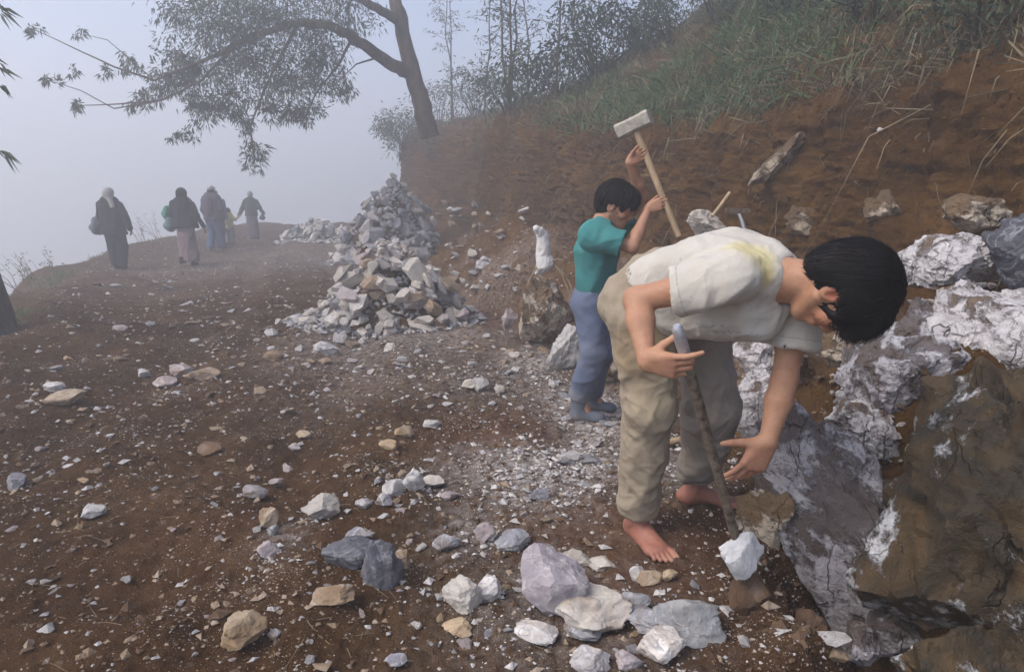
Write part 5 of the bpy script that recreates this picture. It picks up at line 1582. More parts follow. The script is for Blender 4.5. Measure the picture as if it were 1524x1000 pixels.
M['worn_steel'] = mat_plain('worn_steel', (0.55, 0.56, 0.60), 0.35, 0.2, 60.0, 0.5, 0.001, 0.7)
M['wood'] = mat_plain('wood', (0.40, 0.29, 0.18), 0.7, 0.35, 14.0, 0.25, 0.001, stretch=(1, 1, 0.12), rand=False)
SKIN = (0.45, 0.245, 0.150)

# ------------------------------------------------------------------ the bent man with the iron bar
def bent_man():
    gz_r = float(ground_h(*P(962, 815, 2.40)[:2])); gz_l = float(ground_h(*P(1040, 745, 2.72)[:2]))
    root = thing('person', 'person in white T-shirt and khaki trousers bending barefoot over an iron bar', 'person', (0.62, 2.5, 0.0))
    S = SDF()
    pel = P(985, 442, 2.47); chest = P(1085, 402, 2.16); neck = P(1150, 416, 2.03)
    rh, lh = P(957, 456, 2.43), P(1038, 466, 2.60)
    rk, lk = P(966, 606, 2.38), P(1060, 612, 2.56)
    ra, la = P(950, 762, 2.49), P(1036, 708, 2.74)
    rs, ls = P(1088, 414, 1.965), P(1188, 448, 2.13)
    re, le = P(948, 446, 2.07), P(1167, 566, 2.10)
    rw, lw = P(988, 508, 1.885), P(1143, 656, 2.03)
    l = unit(ls - rs); sp = unit(neck - pel); th = unit(np.cross(sp, l))
    F = Frame(P(1251, 432, 1.90), V(0.22, 0.02, -0.97), V(0.80, -0.56, -0.05), 1.10)
    head(F, S, neck, (0.050, 0.055))
    S.cone(neck, chest, 0.085, 0.145, 0.04, (th, 0.72)); S.cone(chest, pel, 0.14, 0.13, 0.04, (th, 0.75))
    S.cone(neck, rs, 0.055, 0.058, 0.03); S.cone(neck, ls, 0.055, 0.058, 0.03)
    for a, b, c in ((rs, re, rw), (ls, le, lw)):
        S.cone(a, a + (b - a) * 0.5, 0.052, 0.046, 0.02); S.cone(a + (b - a) * 0.5, b, 0.046, 0.038, 0.02)
        if b is le: S.cone(b, b + (c - b) * 0.35, 0.041, 0.041, 0.02); S.cone(b + (c - b) * 0.35, c, 0.041, 0.027, 0.02)
    for h_, k_, a_ in ((rh, rk, ra), (lh, lk, la)):
        S.cone(pel, h_, 0.11, 0.09, 0.03); S.cone(h_, k_, 0.080, 0.055, 0.02); S.cone(k_, k_ + (a_ - k_) * 0.35, 0.052, 0.052, 0.02); S.cone(k_ + (a_ - k_) * 0.35, a_, 0.050, 0.036, 0.02)
    n1 = foot(S, ra, V(0.42, -1.0, 0), 1, 1.12, gz_r)
    n2 = foot(S, la, V(1.0, -0.22, 0), -1, 1.10, gz_l)
    # the bar, and the right hand closed on it
    A, B = P(1007, 484, 1.845), P(1134, 940, 2.13)
    ax = unit(A - B)
    def bar_at(v): return B + (A - B) * ((940 - v) / (940 - 484))
    Gp = bar_at(527)
    d = V(0.74, -0.62, -0.2); d = unit(d - ax * (d @ ax))                                  # t = d x n runs up the bar
    n = unit(np.cross(ax, d))
    R = 0.0185
    Kc = Gp - n * (R + 0.010) - d * 0.030
    W = Kc - d * 0.088
    S.cone(re, re + (W - re) * 0.35, 0.041, 0.041, 0.02); S.cone(re + (W - re) * 0.35, W, 0.041, 0.026, 0.02)
    hand(S, W, d, n, 1, [(0.12, 0.35, 0.25), (0.40, 1.45, 1.15), (0.45, 1.45, 1.15), (0.50, 1.45, 1.15)], 1.06, (0.70, 0.50, 0.85), 0.30, 0.03)
    # the left hand, open and reaching
    d2 = unit(V(-0.46, -0.06, -0.88)); t2 = V(-0.88, -0.1, 0.45); n2_ = np.cross(d2, t2)
    hand(S, lw, d2, n2_, -1, [(0.22, 0.35, 0.25), (0.35, 0.45, 0.3), (0.50, 0.5, 0.35), (0.65, 0.55, 0.4)], 1.10, (0.45, 0.95, 0.15), 0.12, 0.15)
    v, f = S.mesh(0.0029, 1)
    red = (0.36, 0.155, 0.110)
    spots = [(ra + V(0, -0.05, -0.08), 0.22, red), (la + V(0.05, 0, -0.08), 0.22, red), (W + d * 0.10, 0.06, (0.44, 0.235, 0.15)), (lw + d2 * 0.1, 0.09, (0.40, 0.20, 0.125)),
             (F.p(0.085, -0.01, 0), 0.03, (0.42, 0.16, 0.10)), (F.p(0.04, 0.07, -0.02), 0.05, (0.42, 0.19, 0.115))]
    spots += [(c, r, (0.42, 0.24, 0.19)) for c, r in n1 + n2]
    spots += head_spots(F, (0.36, 0.13, 0.10), (0.03, 0.02, 0.018))
    part('body', (v, f), M['skin'], root, paint(v, SKIN, spots))
    hv, hf = hair_mesh(F, 0.004, 5, 1.12, 0.55, 9000, 0.042)
    part('hair', (hv, hf), M['hair'], root)
    # T-shirt
    S = SDF()
    waist = P(978, 432, 2.43)
    S.cone(waist, chest, 0.155, 0.165, 0.05, (th, 0.70)); S.cone(chest, neck - sp * 0.03, 0.162, 0.110, 0.05, (th, 0.68))
    S.cone(neck - sp * 0.06 + V(0, 0, 0.01), rs, 0.082, 0.078, 0.05); S.cone(neck - sp * 0.06, ls, 0.080, 0.074, 0.05)
    # belly side hanging away from the body
    S.cone(P(1010, 465, 2.36), P(1120, 468, 2.07), 0.085, 0.075, 0.06, (l, 1.3))
    rse = rs + (re - rs) * 0.62; lse = ls + (le - ls) * 0.58
    S.cone(rs, rse, 0.074, 0.076, 0.03); S.cone(ls, lse, 0.070, 0.080, 0.03)
    for a, b in ((rs, rse), (ls, lse)):
        dd = unit(b - a)
        S.plane(b - dd * 0.012, dd, 0.004, b + dd * 0.09, 0.125)
        S.cone(b - dd * 0.045, b + dd * 0.10, 0.060, 0.074, 0.006, None, True)
    S.cone(neck + sp * 0.005, F.p(0, -0.02, -0.04), 0.058, 0.075, 0.006, None, True)
    S.cone(neck - sp * 0.01 - th * -0.03, F.p(0, 0.03, -0.09), 0.05, 0.07, 0.008, None, True)
    # hem cut and hollow
    S.plane(P(943, 428, 2.47), -sp + V(0.0, 0.0, -0.05), 0.006, P(925, 440, 2.5), 0.24)
    S.cone(waist + sp * 0.03, waist - sp * 0.25, 0.150, 0.165, 0.008, (th, 0.74), True)
    v, f = S.mesh(0.0045, 1)
    v = folds(v, f, 0.0085, 7.5, 0.20, sp * 0.9 + l * 0.35, 3)
    v = folds(v, f, 0.0060, 10.0, 0.18, sp * 0.5 - l * 0.3 + V(0, 0, 0.8), 13)
    v = folds(v, f, 0.0016, 32.0, 0.35, sp + V(0, 0, 0.6), 15)
    base = (0.54, 0.51, 0.455)
    sp_ = [(P(1112, 392, 1.98), 0.10, (0.60, 0.53, 0.30)), (P(1130, 410, 1.95), 0.05, (0.58, 0.48, 0.22)), (P(1085, 415, 1.95), 0.05, (0.60, 0.53, 0.33)), (P(950, 430, 2.4), 0.12, (0.56, 0.50, 0.42))]
    # faded grey print across the chest
    rp = np.random.RandomState(4)
    for k in range(26):
        uu = 1040 + k * 2.9; q_ = P(uu, 484 + 4 * rp.normal() + (k % 3) * 3, 2.12); sp_.append((q_, V(0.0045, 0.22, 0.005), (0.36, 0.34, 0.33)))
    tc = paint(v, base, sp_)
    for a, b in ((rs, rse), (ls, lse)):
        dd = unit(b - a); m_ = (np.linalg.norm(v - b, axis=1) < 0.12) & (np.abs((v - b) @ dd + 0.036) < 0.0022)
        tc[m_] *= 0.72
    part('t_shirt', (v, f), M['cotton'], root, tc)
    # trousers
    S = SDF()
    S.cone(pel - sp * 0.02, waist + sp * 0.02, 0.158, 0.150, 0.04, (th, 0.80))
    S.cone(pel, rh, 0.145, 0.118, 0.04); S.cone(pel, lh, 0.145, 0.118, 0.04)
    rc, lc = ra + unit(ra - rk) * -0.015, la + unit(la - lk) * -0.025
    S.cone(rh, rk, 0.108, 0.086, 0.04); S.cone(rk, rc, 0.086, 0.064, 0.03)
    S.cone(lh, lk, 0.112, 0.100, 0.04); S.cone(lk, lc, 0.100, 0.080, 0.03)
    S.cone(P(930, 450, 2.52), P(1000, 440, 2.62), 0.085, 0.085, 0.05)
    for b, a, r in ((rc, rk, 0.055), (lc, lk, 0.070)):
        dd = unit(b - a)
        S.plane(b - dd * 0.002, dd, 0.004, b + dd * 0.06, 0.11)
        S.cone(b - dd * 0.06, b + dd * 0.1, r - 0.004, r + 0.012, 0.005, None, True)
    S.plane(waist + sp * 0.05, sp, 0.006)
    # deep creases: behind the knee, at the crotch
    v, f = S.mesh(0.0048, 1)
    v = folds(v, f, 0.0120, 8.0, 0.22, V(0.45, -0.25, 0.85), 21)
    v = folds(v, f, 0.0100, 10.0, 0.22, V(-0.75, 0.2, 0.6), 25)
    v = folds(v, f, 0.0022, 26.0, 0.3, V(0.8, 0, 0.5), 29)
    base = (0.33, 0.275, 0.205)
    sp_ = [(lh, 0.30, (0.27, 0.232, 0.195)), (lk, 0.34, (0.27, 0.235, 0.20)), (lc, 0.2, (0.255, 0.22, 0.19)), (rk + V(0, -0.08, 0.05), 0.12, (0.36, 0.30, 0.215)), (P(950, 520, 2.33), 0.13, (0.29, 0.225, 0.145))]
    part('trousers', (v, f), M['twill'], root, paint(v, base, sp_))
    # the iron bar itself
    bar = thing('iron_bar', 'long dark iron bar with a bright worn tip held by the bent man', 'iron bar', B)
    mb = MB(); pts = [(A - B) * k / 12 + np.array([0.0012 * math.sin(k * 2.1), 0.0012 * math.cos(k * 1.7), 0]) for k in range(12)]
    mb.tube(pts, [0.0145 + 0.0022 * k / 11 for k in range(12)], 10); shaft = mb.build('shaft', M['iron'], bar)
    mb = MB(); e = A - B
    mb.tube([e * 11 / 12, e * 0.965, e * 0.992, e * 1.0], [0.0172, 0.0182, 0.0160, 0.010], 12); mb.build('worn_tip', M['worn_steel'], shaft)
    # white stone thrown up beside the bar, resting against it
    c = bar_at(830) + V(-0.005, -0.060, 0)
    me = rock_mesh('stone', 611, (0.150, 0.08, 0.165), (0.1, 0.25, 0.1), 4, 'stone_fresh', cuts=8, extra=[(-0.75, 0, -0.75, 0.42), (0.8, 0, -0.6, 0.45)])
    tag(link('stone', me, None, None, P(1105, 828, c[1])), 'fresh white pointed stone against the lower end of the iron bar', 'stone')
    me = rock_mesh('stone', 612, (0.15, 0.13, 0.16), (0, 0, 0.5), 4, 'stone_brown', cuts=12)
    q = P(1110, 880, c[1] + 0.03)
    tag(link('stone', me, None, None, q), 'dark stone on the trench lip under the fresh white stone', 'stone')
M['stone_fresh'] = mat_stone('stone_fresh', (0.72, 0.71, 0.71), (0.56, 0.57, 0.60), (0.5, 0.48, 0.46), 0.1, None, dirt_amt=0.12)
bent_man()

# ------------------------------------------------------------------ the boy with the sledgehammer
def boy():
    gx = P(866, 602, 4.1)
    gz = float(ground_h(gx[0], 4.12))
    root = thing('person', 'person in teal polo shirt and blue jeans raising a sledgehammer', 'person', (gx[0], 4.12, gz))
    sc = 0.90
    S = SDF()
    pel = P(886, 442, 4.15); chest = P(888, 372, 4.13); neck = P(896, 334, 4.11)
    rh, lh = P(876, 452, 4.07), P(898, 450, 4.22)
    rk, lk = P(884, 525, 4.02), P(897, 522, 4.20)
    ra, la = P(862, 588, 4.12), P(880, 584, 4.30)
    rs, ls = P(882, 350, 3.98), P(910, 347, 4.26)
    re, le = P(941, 368, 3.92), P(957, 294, 4.20)
    rw, lw = P(972, 324, 3.95), P(957, 246, 4.13)
    fx = V(0.96, -0.28, 0); lf = V(0.28, 0.96, 0)
    F = Frame(P(917, 306, 4.10), V(0.80, -0.25, -0.62), V(0.42, -0.20, 0.88), 1.06)
    head(F, S, neck, (0.046, 0.050))
    S.cone(neck, chest, 0.075, 0.125, 0.04, (fx, 0.7)); S.cone(chest, pel, 0.125, 0.115, 0.04, (fx, 0.75))
    S.cone(neck, rs, 0.045, 0.046, 0.03); S.cone(neck, ls, 0.045, 0.046, 0.03)
    for a, b, c in ((rs, re, rw), (ls, le, lw)):
        S.cone(a, b, 0.044, 0.034, 0.02)
    for h_, k_, a_ in ((rh, rk, ra), (lh, lk, la)):
        S.cone(pel, h_, 0.10, 0.08, 0.03); S.cone(h_, k_, 0.070, 0.050, 0.02); S.cone(k_, a_, 0.046, 0.034, 0.02)
        S.cone(a_, V(a_[0], a_[1], gz + 0.05) + fx * 0.06, 0.034, 0.03, 0.02)
    A, B = P(943, 186, 4.07), P(1010, 352, 4.00)
    ax = unit(A - B)
    def at(v): return B + (A - B) * ((352 - v) / (352 - 186))
    R = 0.0175
    d = V(0.80, -0.35, 0.35); d = unit(d - ax * (d @ ax)); n = unit(np.cross(ax, d))
    W = at(300) - n * (R + 0.008) - d * 0.020 - d * 0.079
    S.cone(re, re + (W - re) * 0.35, 0.036, 0.036, 0.02); S.cone(re + (W - re) * 0.35, W, 0.036, 0.023, 0.02)
    cl = [(0.55, 1.45, 1.1), (0.6, 1.45, 1.1), (0.65, 1.45, 1.1), (0.7, 1.45, 1.1)]
    hand(S, W, d, n, 1, cl, sc, (0.75, 0.45, 0.75), 0.35, 0.02, 0.024)
    d2 = V(0.60, -0.05, 0.55); d2 = unit(d2 - 0.5 * ax * (d2 @ ax)); n2 = -unit(np.cross(ax, d2))
    W2 = at(226) - n2 * (R + 0.008) - d2 * 0.020 - d2 * 0.079
    S.cone(le, le + (W2 - le) * 0.35, 0.036, 0.036, 0.02); S.cone(le + (W2 - le) * 0.35, W2, 0.036, 0.023, 0.02)
    hand(S, W2, d2, n2, -1, cl, sc, (0.75, 0.45, 0.75), 0.35, 0.02, 0.024)
    v, f = S.mesh(0.0036, 1)
    spots = [(F.p(0.04, 0.07, -0.02), 0.05, (0.42, 0.20, 0.125))] + head_spots(F, (0.36, 0.14, 0.11), (0.03, 0.02, 0.018))
    part('body', (v, f), M['skin'], root, paint(v, (0.42, 0.225, 0.14), spots))
    part('hair', hair_mesh(F, 0.0045, 8, 1.10, 0.25, 4500, 0.036), M['hair'], root)
    # polo shirt with collar
    S = SDF()
    waist = P(886, 436, 4.15)
    S.cone(waist, chest, 0.138, 0.150, 0.05, (fx, 0.80)); S.cone(chest, neck - V(0, 0, 0.03), 0.150, 0.09, 0.05, (fx, 0.74))
    S.cone(neck - V(0, 0, 0.05), rs, 0.075, 0.072, 0.04); S.cone(neck - V(0, 0, 0.05), ls, 0.07, 0.07, 0.04)
    rse, lse = rs + (re - rs) * 0.78, ls + (le - ls) * 0.55
    S.cone(rs, rse, 0.074, 0.078, 0.03); S.cone(ls, lse, 0.07, 0.075, 0.03)
    for a, b in ((rs, rse), (ls, lse)):
        dd = unit(b - a)
        S.plane(b - dd * 0.01, dd, 0.004, b + dd * 0.08, 0.115)
        S.cone(b - dd * 0.04, b + dd * 0.10, 0.060, 0.075, 0.006, None, True)
    S.cone(neck, F.p(0, -0.02, -0.05), 0.054, 0.075, 0.006, None, True)
    S.plane(P(886, 437, 4.15), V(0, 0, -1), 0.006, P(886, 470, 4.15), 0.22)
    S.cone(waist + V(0, 0, 0.03), waist - V(0, 0, 0.2), 0.125, 0.14, 0.008, (fx, 0.80), True)
    v, f = S.mesh(0.0055, 1)
    v = folds(v, f, 0.0090, 7.0, 0.2, V(0.3, 0.2, 0.9), 33)
    v = folds(v, f, 0.0060, 9.0, 0.2, V(0.8, 0, 0.5), 35)
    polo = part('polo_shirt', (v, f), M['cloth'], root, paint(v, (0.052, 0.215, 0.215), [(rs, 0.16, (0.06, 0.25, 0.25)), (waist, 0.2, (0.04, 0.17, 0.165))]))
    S = SDF()
    nd = unit(F.p(0, -0.02, -0.05) - neck)
    S.cone(neck - nd * 0.012, neck + nd * 0.022, 0.068, 0.062, 0.01); S.cone(neck - nd * 0.04, neck + nd * 0.06, 0.057, 0.055, 0.004, None, True)
    S.plane(neck + nd * 0.026, nd, 0.003)
    v, f = S.mesh(0.005, 1)
    part('collar', (v, f), M['cloth'], root, paint(v, (0.030, 0.075, 0.085), [])).parent = polo
    # jeans
    S = SDF()
    S.cone(pel, waist + V(0, 0, 0.015), 0.132, 0.126, 0.04, (fx, 0.82))
    S.cone(pel, rh, 0.112, 0.098, 0.04); S.cone(pel, lh, 0.112, 0.094, 0.04)
    rc, lc = P(861, 590, 4.12), P(880, 584, 4.30)
    S.cone(rh, rk, 0.094, 0.076, 0.035); S.cone(rk, rc, 0.076, 0.066, 0.03); S.cone(lh, lk, 0.090, 0.072, 0.035); S.cone(lk, lc, 0.072, 0.062, 0.03)
    S.plane(waist + V(0, 0, 0.025), V(0, 0, 1), 0.006)
    for b, a in ((rc, rk), (lc, lk)):
        dd = unit(b - a); S.plane(b, dd, 0.004, b + dd * 0.06, 0.10)
        S.cone(b - dd * 0.05, b + dd * 0.1, 0.052, 0.06, 0.005, None, True)
    v, f = S.mesh(0.0055, 1)
    v = folds(v, f, 0.0090, 7.0, 0.25, V(0.8, 0.2, 0.6), 41)
    v = folds(v, f, 0.0060, 9.0, 0.25, V(-0.6, 0, 0.8), 43)
    part('jeans', (v, f), M['cloth'], root, paint(v, (0.120, 0.148, 0.225), [(rk, 0.16, (0.16, 0.185, 0.26)), (rc, 0.12, (0.19, 0.20, 0.23))]))
    for c in (ra, la):
        S = SDF(); g = V(c[0], c[1], gz)
        S.cone(c + V(0, 0, 0.03), g + V(0, 0, 0.06), 0.056, 0.050, 0.02); S.cone(g + V(0, 0, 0.045) - fx * 0.01, g + V(0, 0, 0.034) + fx * 0.12, 0.044, 0.036, 0.03)
        S.ell(g + V(0, 0, 0.035) + fx * 0.125, (0.045, 0.042, 0.032), None, 0.02)
        S.plane(g + V(0, 0, 0.004), V(0, 0, -1), 0.004)
        v, f = S.mesh(0.006, 1)
        part('boot', (v, f), M['cloth'], root, paint(v, (0.13, 0.15, 0.185), [(g, 0.09, (0.24, 0.22, 0.21))]))
    # hammer
    ham = thing('sledgehammer', 'sledgehammer with pale steel head and long wooden handle raised by the boy', 'sledgehammer', B)
    mb = MB(); e = A - B
    mb.tube([e * k / 10 + V(0.001 * math.sin(k), 0, 0.001 * math.cos(k * 1.3)) for k in range(11)] + [e * 1.05], [0.0175 + 0.004 * (k / 10) ** 2 for k in range(12)], 12)
    mb.build('handle', M['wood'], ham)
    c = e * 1.0; a1 = unit(P(972, 176, 4.02) - P(920, 202, 4.10)); a1 = unit(a1 - ax * (a1 @ ax) * 0.9); a2 = unit(np.cross(a1, ax)); a3 = np.cross(a2, a1)
    hb = MB()
    prof = [(-0.5, 0.86), (-0.485, 0.97), (-0.40, 1.0), (-0.2, 0.93), (0.2, 0.93), (0.40, 1.0), (0.485, 0.97), (0.5, 0.86)]
    oct_ = [(1, 0.68), (0.68, 1), (-0.68, 1), (-1, 0.68), (-1, -0.68), (-0.68, -1), (0.68, -1), (1, -0.68)]
    for x, s_ in prof:
        for y, z in oct_: hb.v.append(c + a1 * x * 0.205 + (a2 * y + a3 * z) * 0.045 * s_)
    for i in range(len(prof) - 1):
        for k in range(8): hb.f.append((i * 8 + k, i * 8 + (k + 1) % 8, i * 8 + 8 + (k + 1) % 8, i * 8 + 8 + k))
    hb.f.append(tuple(range(8))[::-1]); hb.f.append(tuple(range(len(prof) * 8 - 8, len(prof) * 8)))
    me = bpy.data.meshes.new('hammer_head'); me.from_pydata([tuple(q) for q in hb.v], [], hb.f)
    bm = bmesh.new(); bm.from_mesh(me); bmesh.ops.recalc_face_normals(bm, faces=bm.faces); bm.to_mesh(me); bm.free()
    link('hammer_head', me, M['hammer_steel'], ham)
M['hammer_steel'] = mat_plain('hammer_steel', (0.34, 0.315, 0.265), 0.6, 0.35, 25.0, 0.4, 0.004, 0.25)
boy()

# ------------------------------------------------------------------ walkers in the mist
def walker(u, vf, vh, Y, label, dirz, build):
    p = P(u, vf, Y)
    z = float(ground_h(p[0], Y))
    top = P(u, vh, Y)[2]
    H = top - z
    root = thing('person', label, 'person', (p[0], Y, z))
    k = H / 1.65
    R = np.array(Matrix.Rotation(dirz, 3, 'Z'))
    base = np.array(root.location)
    def q(x, y, zz): return base + k * (R @ V(x, y, zz))       # local: y forward (walking away), x to the person's right, metres for a 1.65 m person
    build(root, q, k, R)
def walker_body(q, k, R, arms, legs, skin=(0.36, 0.21, 0.14), sc=1.0):
    S = SDF()
    F = Frame(q(0, 0.02, 1.54), R @ V(0, 1, 0), V(0, 0, 1), 0.98 * k)
    head(F, S, q(0, 0, 1.38), (0.048, 0.055))
    S.cone(q(0, 0, 1.34), q(0, 0, 0.95), 0.11 * k, 0.12 * k, 0.04)
    for (sh, el, wr, d, n, side) in arms:
        S.cone(q(*sh), q(*el), 0.045 * k, 0.036 * k, 0.02); S.cone(q(*el), q(*wr), 0.036 * k, 0.026 * k, 0.02)
        hand(S, q(*wr), R @ V(*d), R @ V(*n), side, [(0.4, 0.5, 0.3)] * 4, k, wr=0.024)
    for (h_, kn, an) in legs:
        S.cone(q(*h_), q(*kn), 0.075 * k, 0.055 * k, 0.02); S.cone(q(*kn), q(*an), 0.05 * k, 0.034 * k, 0.02)
    return S, F
def cloth_part(name, S, root, col, amp=0.012, h=0.011, spots=()):
    v, f = S.mesh(h, 1)
    v = folds(v, f, amp, 4.5, 0.4, V(0.3, 0.2, 1.0), 51 + len(name))
    return part(name, (v, f), M['cloth'], root, paint(v, col, spots))
def shoes(root, q, k, R, pts, col):
    for (x, y, z) in pts:
        S = SDF(); S.cone(q(x, y - 0.04, z + 0.045), q(x, y + 0.13, z + 0.03), 0.045 * k, 0.034 * k, 0.03); S.cone(q(x, y - 0.02, z + 0.05), q(x, y - 0.02, z + 0.12), 0.042 * k, 0.042 * k, 0.02)
        v, f = S.mesh(0.010, 1); part('shoe', (v, f), M['cloth'], root, paint(v, col, ()))
ARM_DOWN = [((0.19, 0, 1.33), (0.25, -0.03, 1.06), (0.26, 0.05, 0.83), (0.02, 0.15, -1), (-1, 0, 0), 1),
            ((-0.19, 0, 1.33), (-0.24, -0.02, 1.06), (-0.22, 0.06, 0.83), (0, 0.15, -1), (1, 0, 0), -1)]
def jacket(q, k, arms, hem, flare=0.02, w=0.185, cut=True):
    S = SDF()
    fx = q(0, 1, 0) - q(0, 0, 0)
    S.cone(q(0, 0, 1.30), q(0, 0, 1.10), w * k, (w - 0.01) * k, 0.05, (fx, 0.72)); S.cone(q(0, 0, 1.10), q(0, 0, hem), (w - 0.01) * k, (w + flare) * k, 0.05, (fx, 0.8))
    S.cone(q(0, -0.01, 1.40), q(0, 0, 1.28), 0.075 * k, 0.14 * k, 0.05)
    for (sh, el, wr, *_) in arms:
        S.cone(q(*sh), q(*el), 0.072 * k, 0.062 * k, 0.04); S.cone(q(*el), q(*wr), 0.062 * k, 0.050 * k, 0.03)
    S.plane(q(0, 0, hem), V(0, 0, -1), 0.008, q(0, 0, hem - 0.25), 0.36 * k)
    return S
def trousers(q, k, legs, r=(0.11, 0.085, 0.075)):
    S = SDF()
    for (h_, kn, an) in legs:
        S.cone(q(0, 0, 0.92), q(*h_), 0.15 * k, 0.12 * k, 0.05); S.cone(q(*h_), q(*kn), r[0] * k, r[1] * k, 0.04); S.cone(q(*kn), q(*an), r[1] * k, r[2] * k, 0.03)
        S.plane(q(an[0], an[1], an[2]), V(0, 0, -1), 0.006, q(an[0], an[1], an[2] - 0.1), 0.15)
    return S
def bag(u_root, q, k, c, size, col, label, strap=None):
    o = thing('bag', label, 'bag', q(*c))
    S = SDF(); p = q(*c)
    S.cone(p + V(0, 0, size * 0.4), p - V(0, 0, size * 0.4), size * 0.6, size * 0.8, 0.05, (V(1, 0.3, 0), 0.7)); S.ell(p - V(0, 0, size * 0.35), (size * 0.9, size * 0.7, size * 0.55), None, 0.05)
    v, f = S.mesh(0.012, 1); v = folds(v, f, 0.02, 5.0, 0.6, V(0, 0, 1), 66)
    part('pouch', (v, f), M['cloth'], o, paint(v, col, ()))
    if strap:
        mb = MB(); mb.tube([p + V(0.02, 0, size * 0.3) - np.array(o.location)] + [q(*s) - np.array(o.location) for s in strap], [0.016 * k] * (len(strap) + 1), 6)
        mb.build('strap', M['strap'], o)
M['strap'] = mat_plain('strap', (0.05, 0.05, 0.06), 0.9, 0.3)

def w1(root, q, k, R):
    arms = [((0.20, 0, 1.33), (0.29, -0.03, 1.06), (0.34, 0.03, 0.84), (0.1, 0.1, -1), (-1, 0, 0), 1), ((-0.20, 0, 1.33), (-0.26, 0.02, 1.06), (-0.20, 0.16, 0.92), (0.3, 0.6, -0.5), (1, 0, 0), -1)]
    legs = [((0.09, 0, 0.86), (0.10, 0.06, 0.47), (0.10, -0.02, 0.07)), ((-0.08, 0, 0.86), (-0.04, 0.02, 0.47), (-0.02, 0.02, 0.07))]
    S, F = walker_body(q, k, R, arms, legs)
    v, f = S.mesh(0.009, 1); part('body', (v, f), M['skin'], root, paint(v, (0.30, 0.18, 0.13), ()))
    cloth_part('coat', jacket(q, k, arms, 0.72, 0.05, 0.215), root, (0.020, 0.022, 0.028), 0.016)
    cloth_part('trousers', trousers(q, k, legs, (0.125, 0.11, 0.10)), root, (0.022, 0.022, 0.028), 0.016)
    shoes(root, q, k, R, [(0.10, 0, 0), (-0.02, 0.03, 0)], (0.02, 0.02, 0.02))
    S = SDF(); S.ell(F.p(0, -0.02, 0.03), np.array((0.098, 0.115, 0.112)) * k, F.axes, 0.03); S.cone(F.p(0, -0.05, -0.03), q(0.10, -0.10, 1.30), 0.085 * k, 0.05 * k, 0.05)
    S.ell(F.p(0, 0.115, -0.02), np.array((0.055, 0.05, 0.075)) * k, F.axes, 0.01, True)
    cloth_part('headscarf', S, root, (0.36, 0.34, 0.34), 0.007, 0.009)
    bag(root, q, k, (-0.30, -0.04, 0.92), 0.15, (0.10, 0.11, 0.135), 'dark grey shoulder bag at the left hip of the leftmost walker', [(-0.2, -0.12, 1.25), (-0.06, -0.10, 1.40)])
walker(176, 401, 281, 13.5, 'person in long dark coat and pale headscarf walking leftmost along the edge', 0.05, w1)
def w2(root, q, k, R):
    arms = [((0.20, 0, 1.33), (0.33, -0.05, 1.07), (0.42, 0.02, 0.86), (0.3, 0.1, -1), (-1, 0, 0), 1), ((-0.20, 0, 1.33), (-0.30, 0.03, 1.08), (-0.24, 0.20, 1.02), (0.2, 1, 0), (1, 0, 0), -1)]
    legs = [((0.08, 0, 0.86), (0.08, 0.05, 0.47), (0.09, 0.06, 0.07)), ((-0.08, 0, 0.86), (-0.07, 0.05, 0.47), (-0.08, -0.12, 0.12))]
    S, F = walker_body(q, k, R, arms, legs)
    v, f = S.mesh(0.009, 1); part('body', (v, f), M['skin'], root, paint(v, (0.36, 0.22, 0.16), [(q(-0.08, -0.1, 0.25), 0.16, (0.55, 0.48, 0.46))]))
    cloth_part('jacket', jacket(q, k, arms, 0.84, 0.06, 0.225), root, (0.018, 0.020, 0.026), 0.016)
    S = SDF(); fx = q(0, 1, 0) - q(0, 0, 0)
    S.cone(q(0, 0, 0.95), q(0.03, 0.02, 0.13), 0.17 * k, 0.20 * k, 0.04, (fx, 0.8)); S.plane(q(0, 0, 0.12), V(0, 0, -1), 0.006)
    S.cone(q(0.03, 0.02, 0.3), q(0.03, 0.02, -0.1), 0.16 * k, 0.20 * k, 0.01, (fx, 0.8), True); S.cone(q(-0.20, -0.22, 0.40), q(-0.16, -0.24, 0.05), 0.10, 0.16, 0.03, None, True)
    cloth_part('skirt', S, root, (0.27, 0.19, 0.205), 0.022)
    shoes(root, q, k, R, [(0.09, 0.05, 0), (-0.08, -0.12, 0.06)], (0.03, 0.03, 0.03))
    S = SDF(); S.ell(F.p(0, -0.02, 0.02), np.array((0.108, 0.122, 0.118)) * k, F.axes, 0.03); S.ell(F.p(0, -0.03, -0.05), np.array((0.112, 0.095, 0.075)) * k, F.axes, 0.03); S.ell(F.p(0, 0.12, -0.02), np.array((0.06, 0.05, 0.08)) * k, F.axes, 0.01, True)
    v, f = S.mesh(0.008, 1); part('hair', (v, f), M['hair'], root)
    bag(root, q, k, (-0.40, 0.04, 1.15), 0.13, (0.05, 0.22, 0.15), 'green cloth bundle carried by the walker in the pink skirt', [(-0.22, 0.0, 1.34), (-0.1, -0.05, 1.40)])
    bag(root, q, k, (-0.34, 0.02, 0.93), 0.15, (0.14, 0.22, 0.235), 'grey green bag hanging below the green bundle', [(-0.26, 0.0, 1.25), (-0.15, 0.0, 1.36)])
walker(281, 392, 281, 14.2, 'person with dark hair, black jacket and pinkish skirt walking away', -0.1, w2)
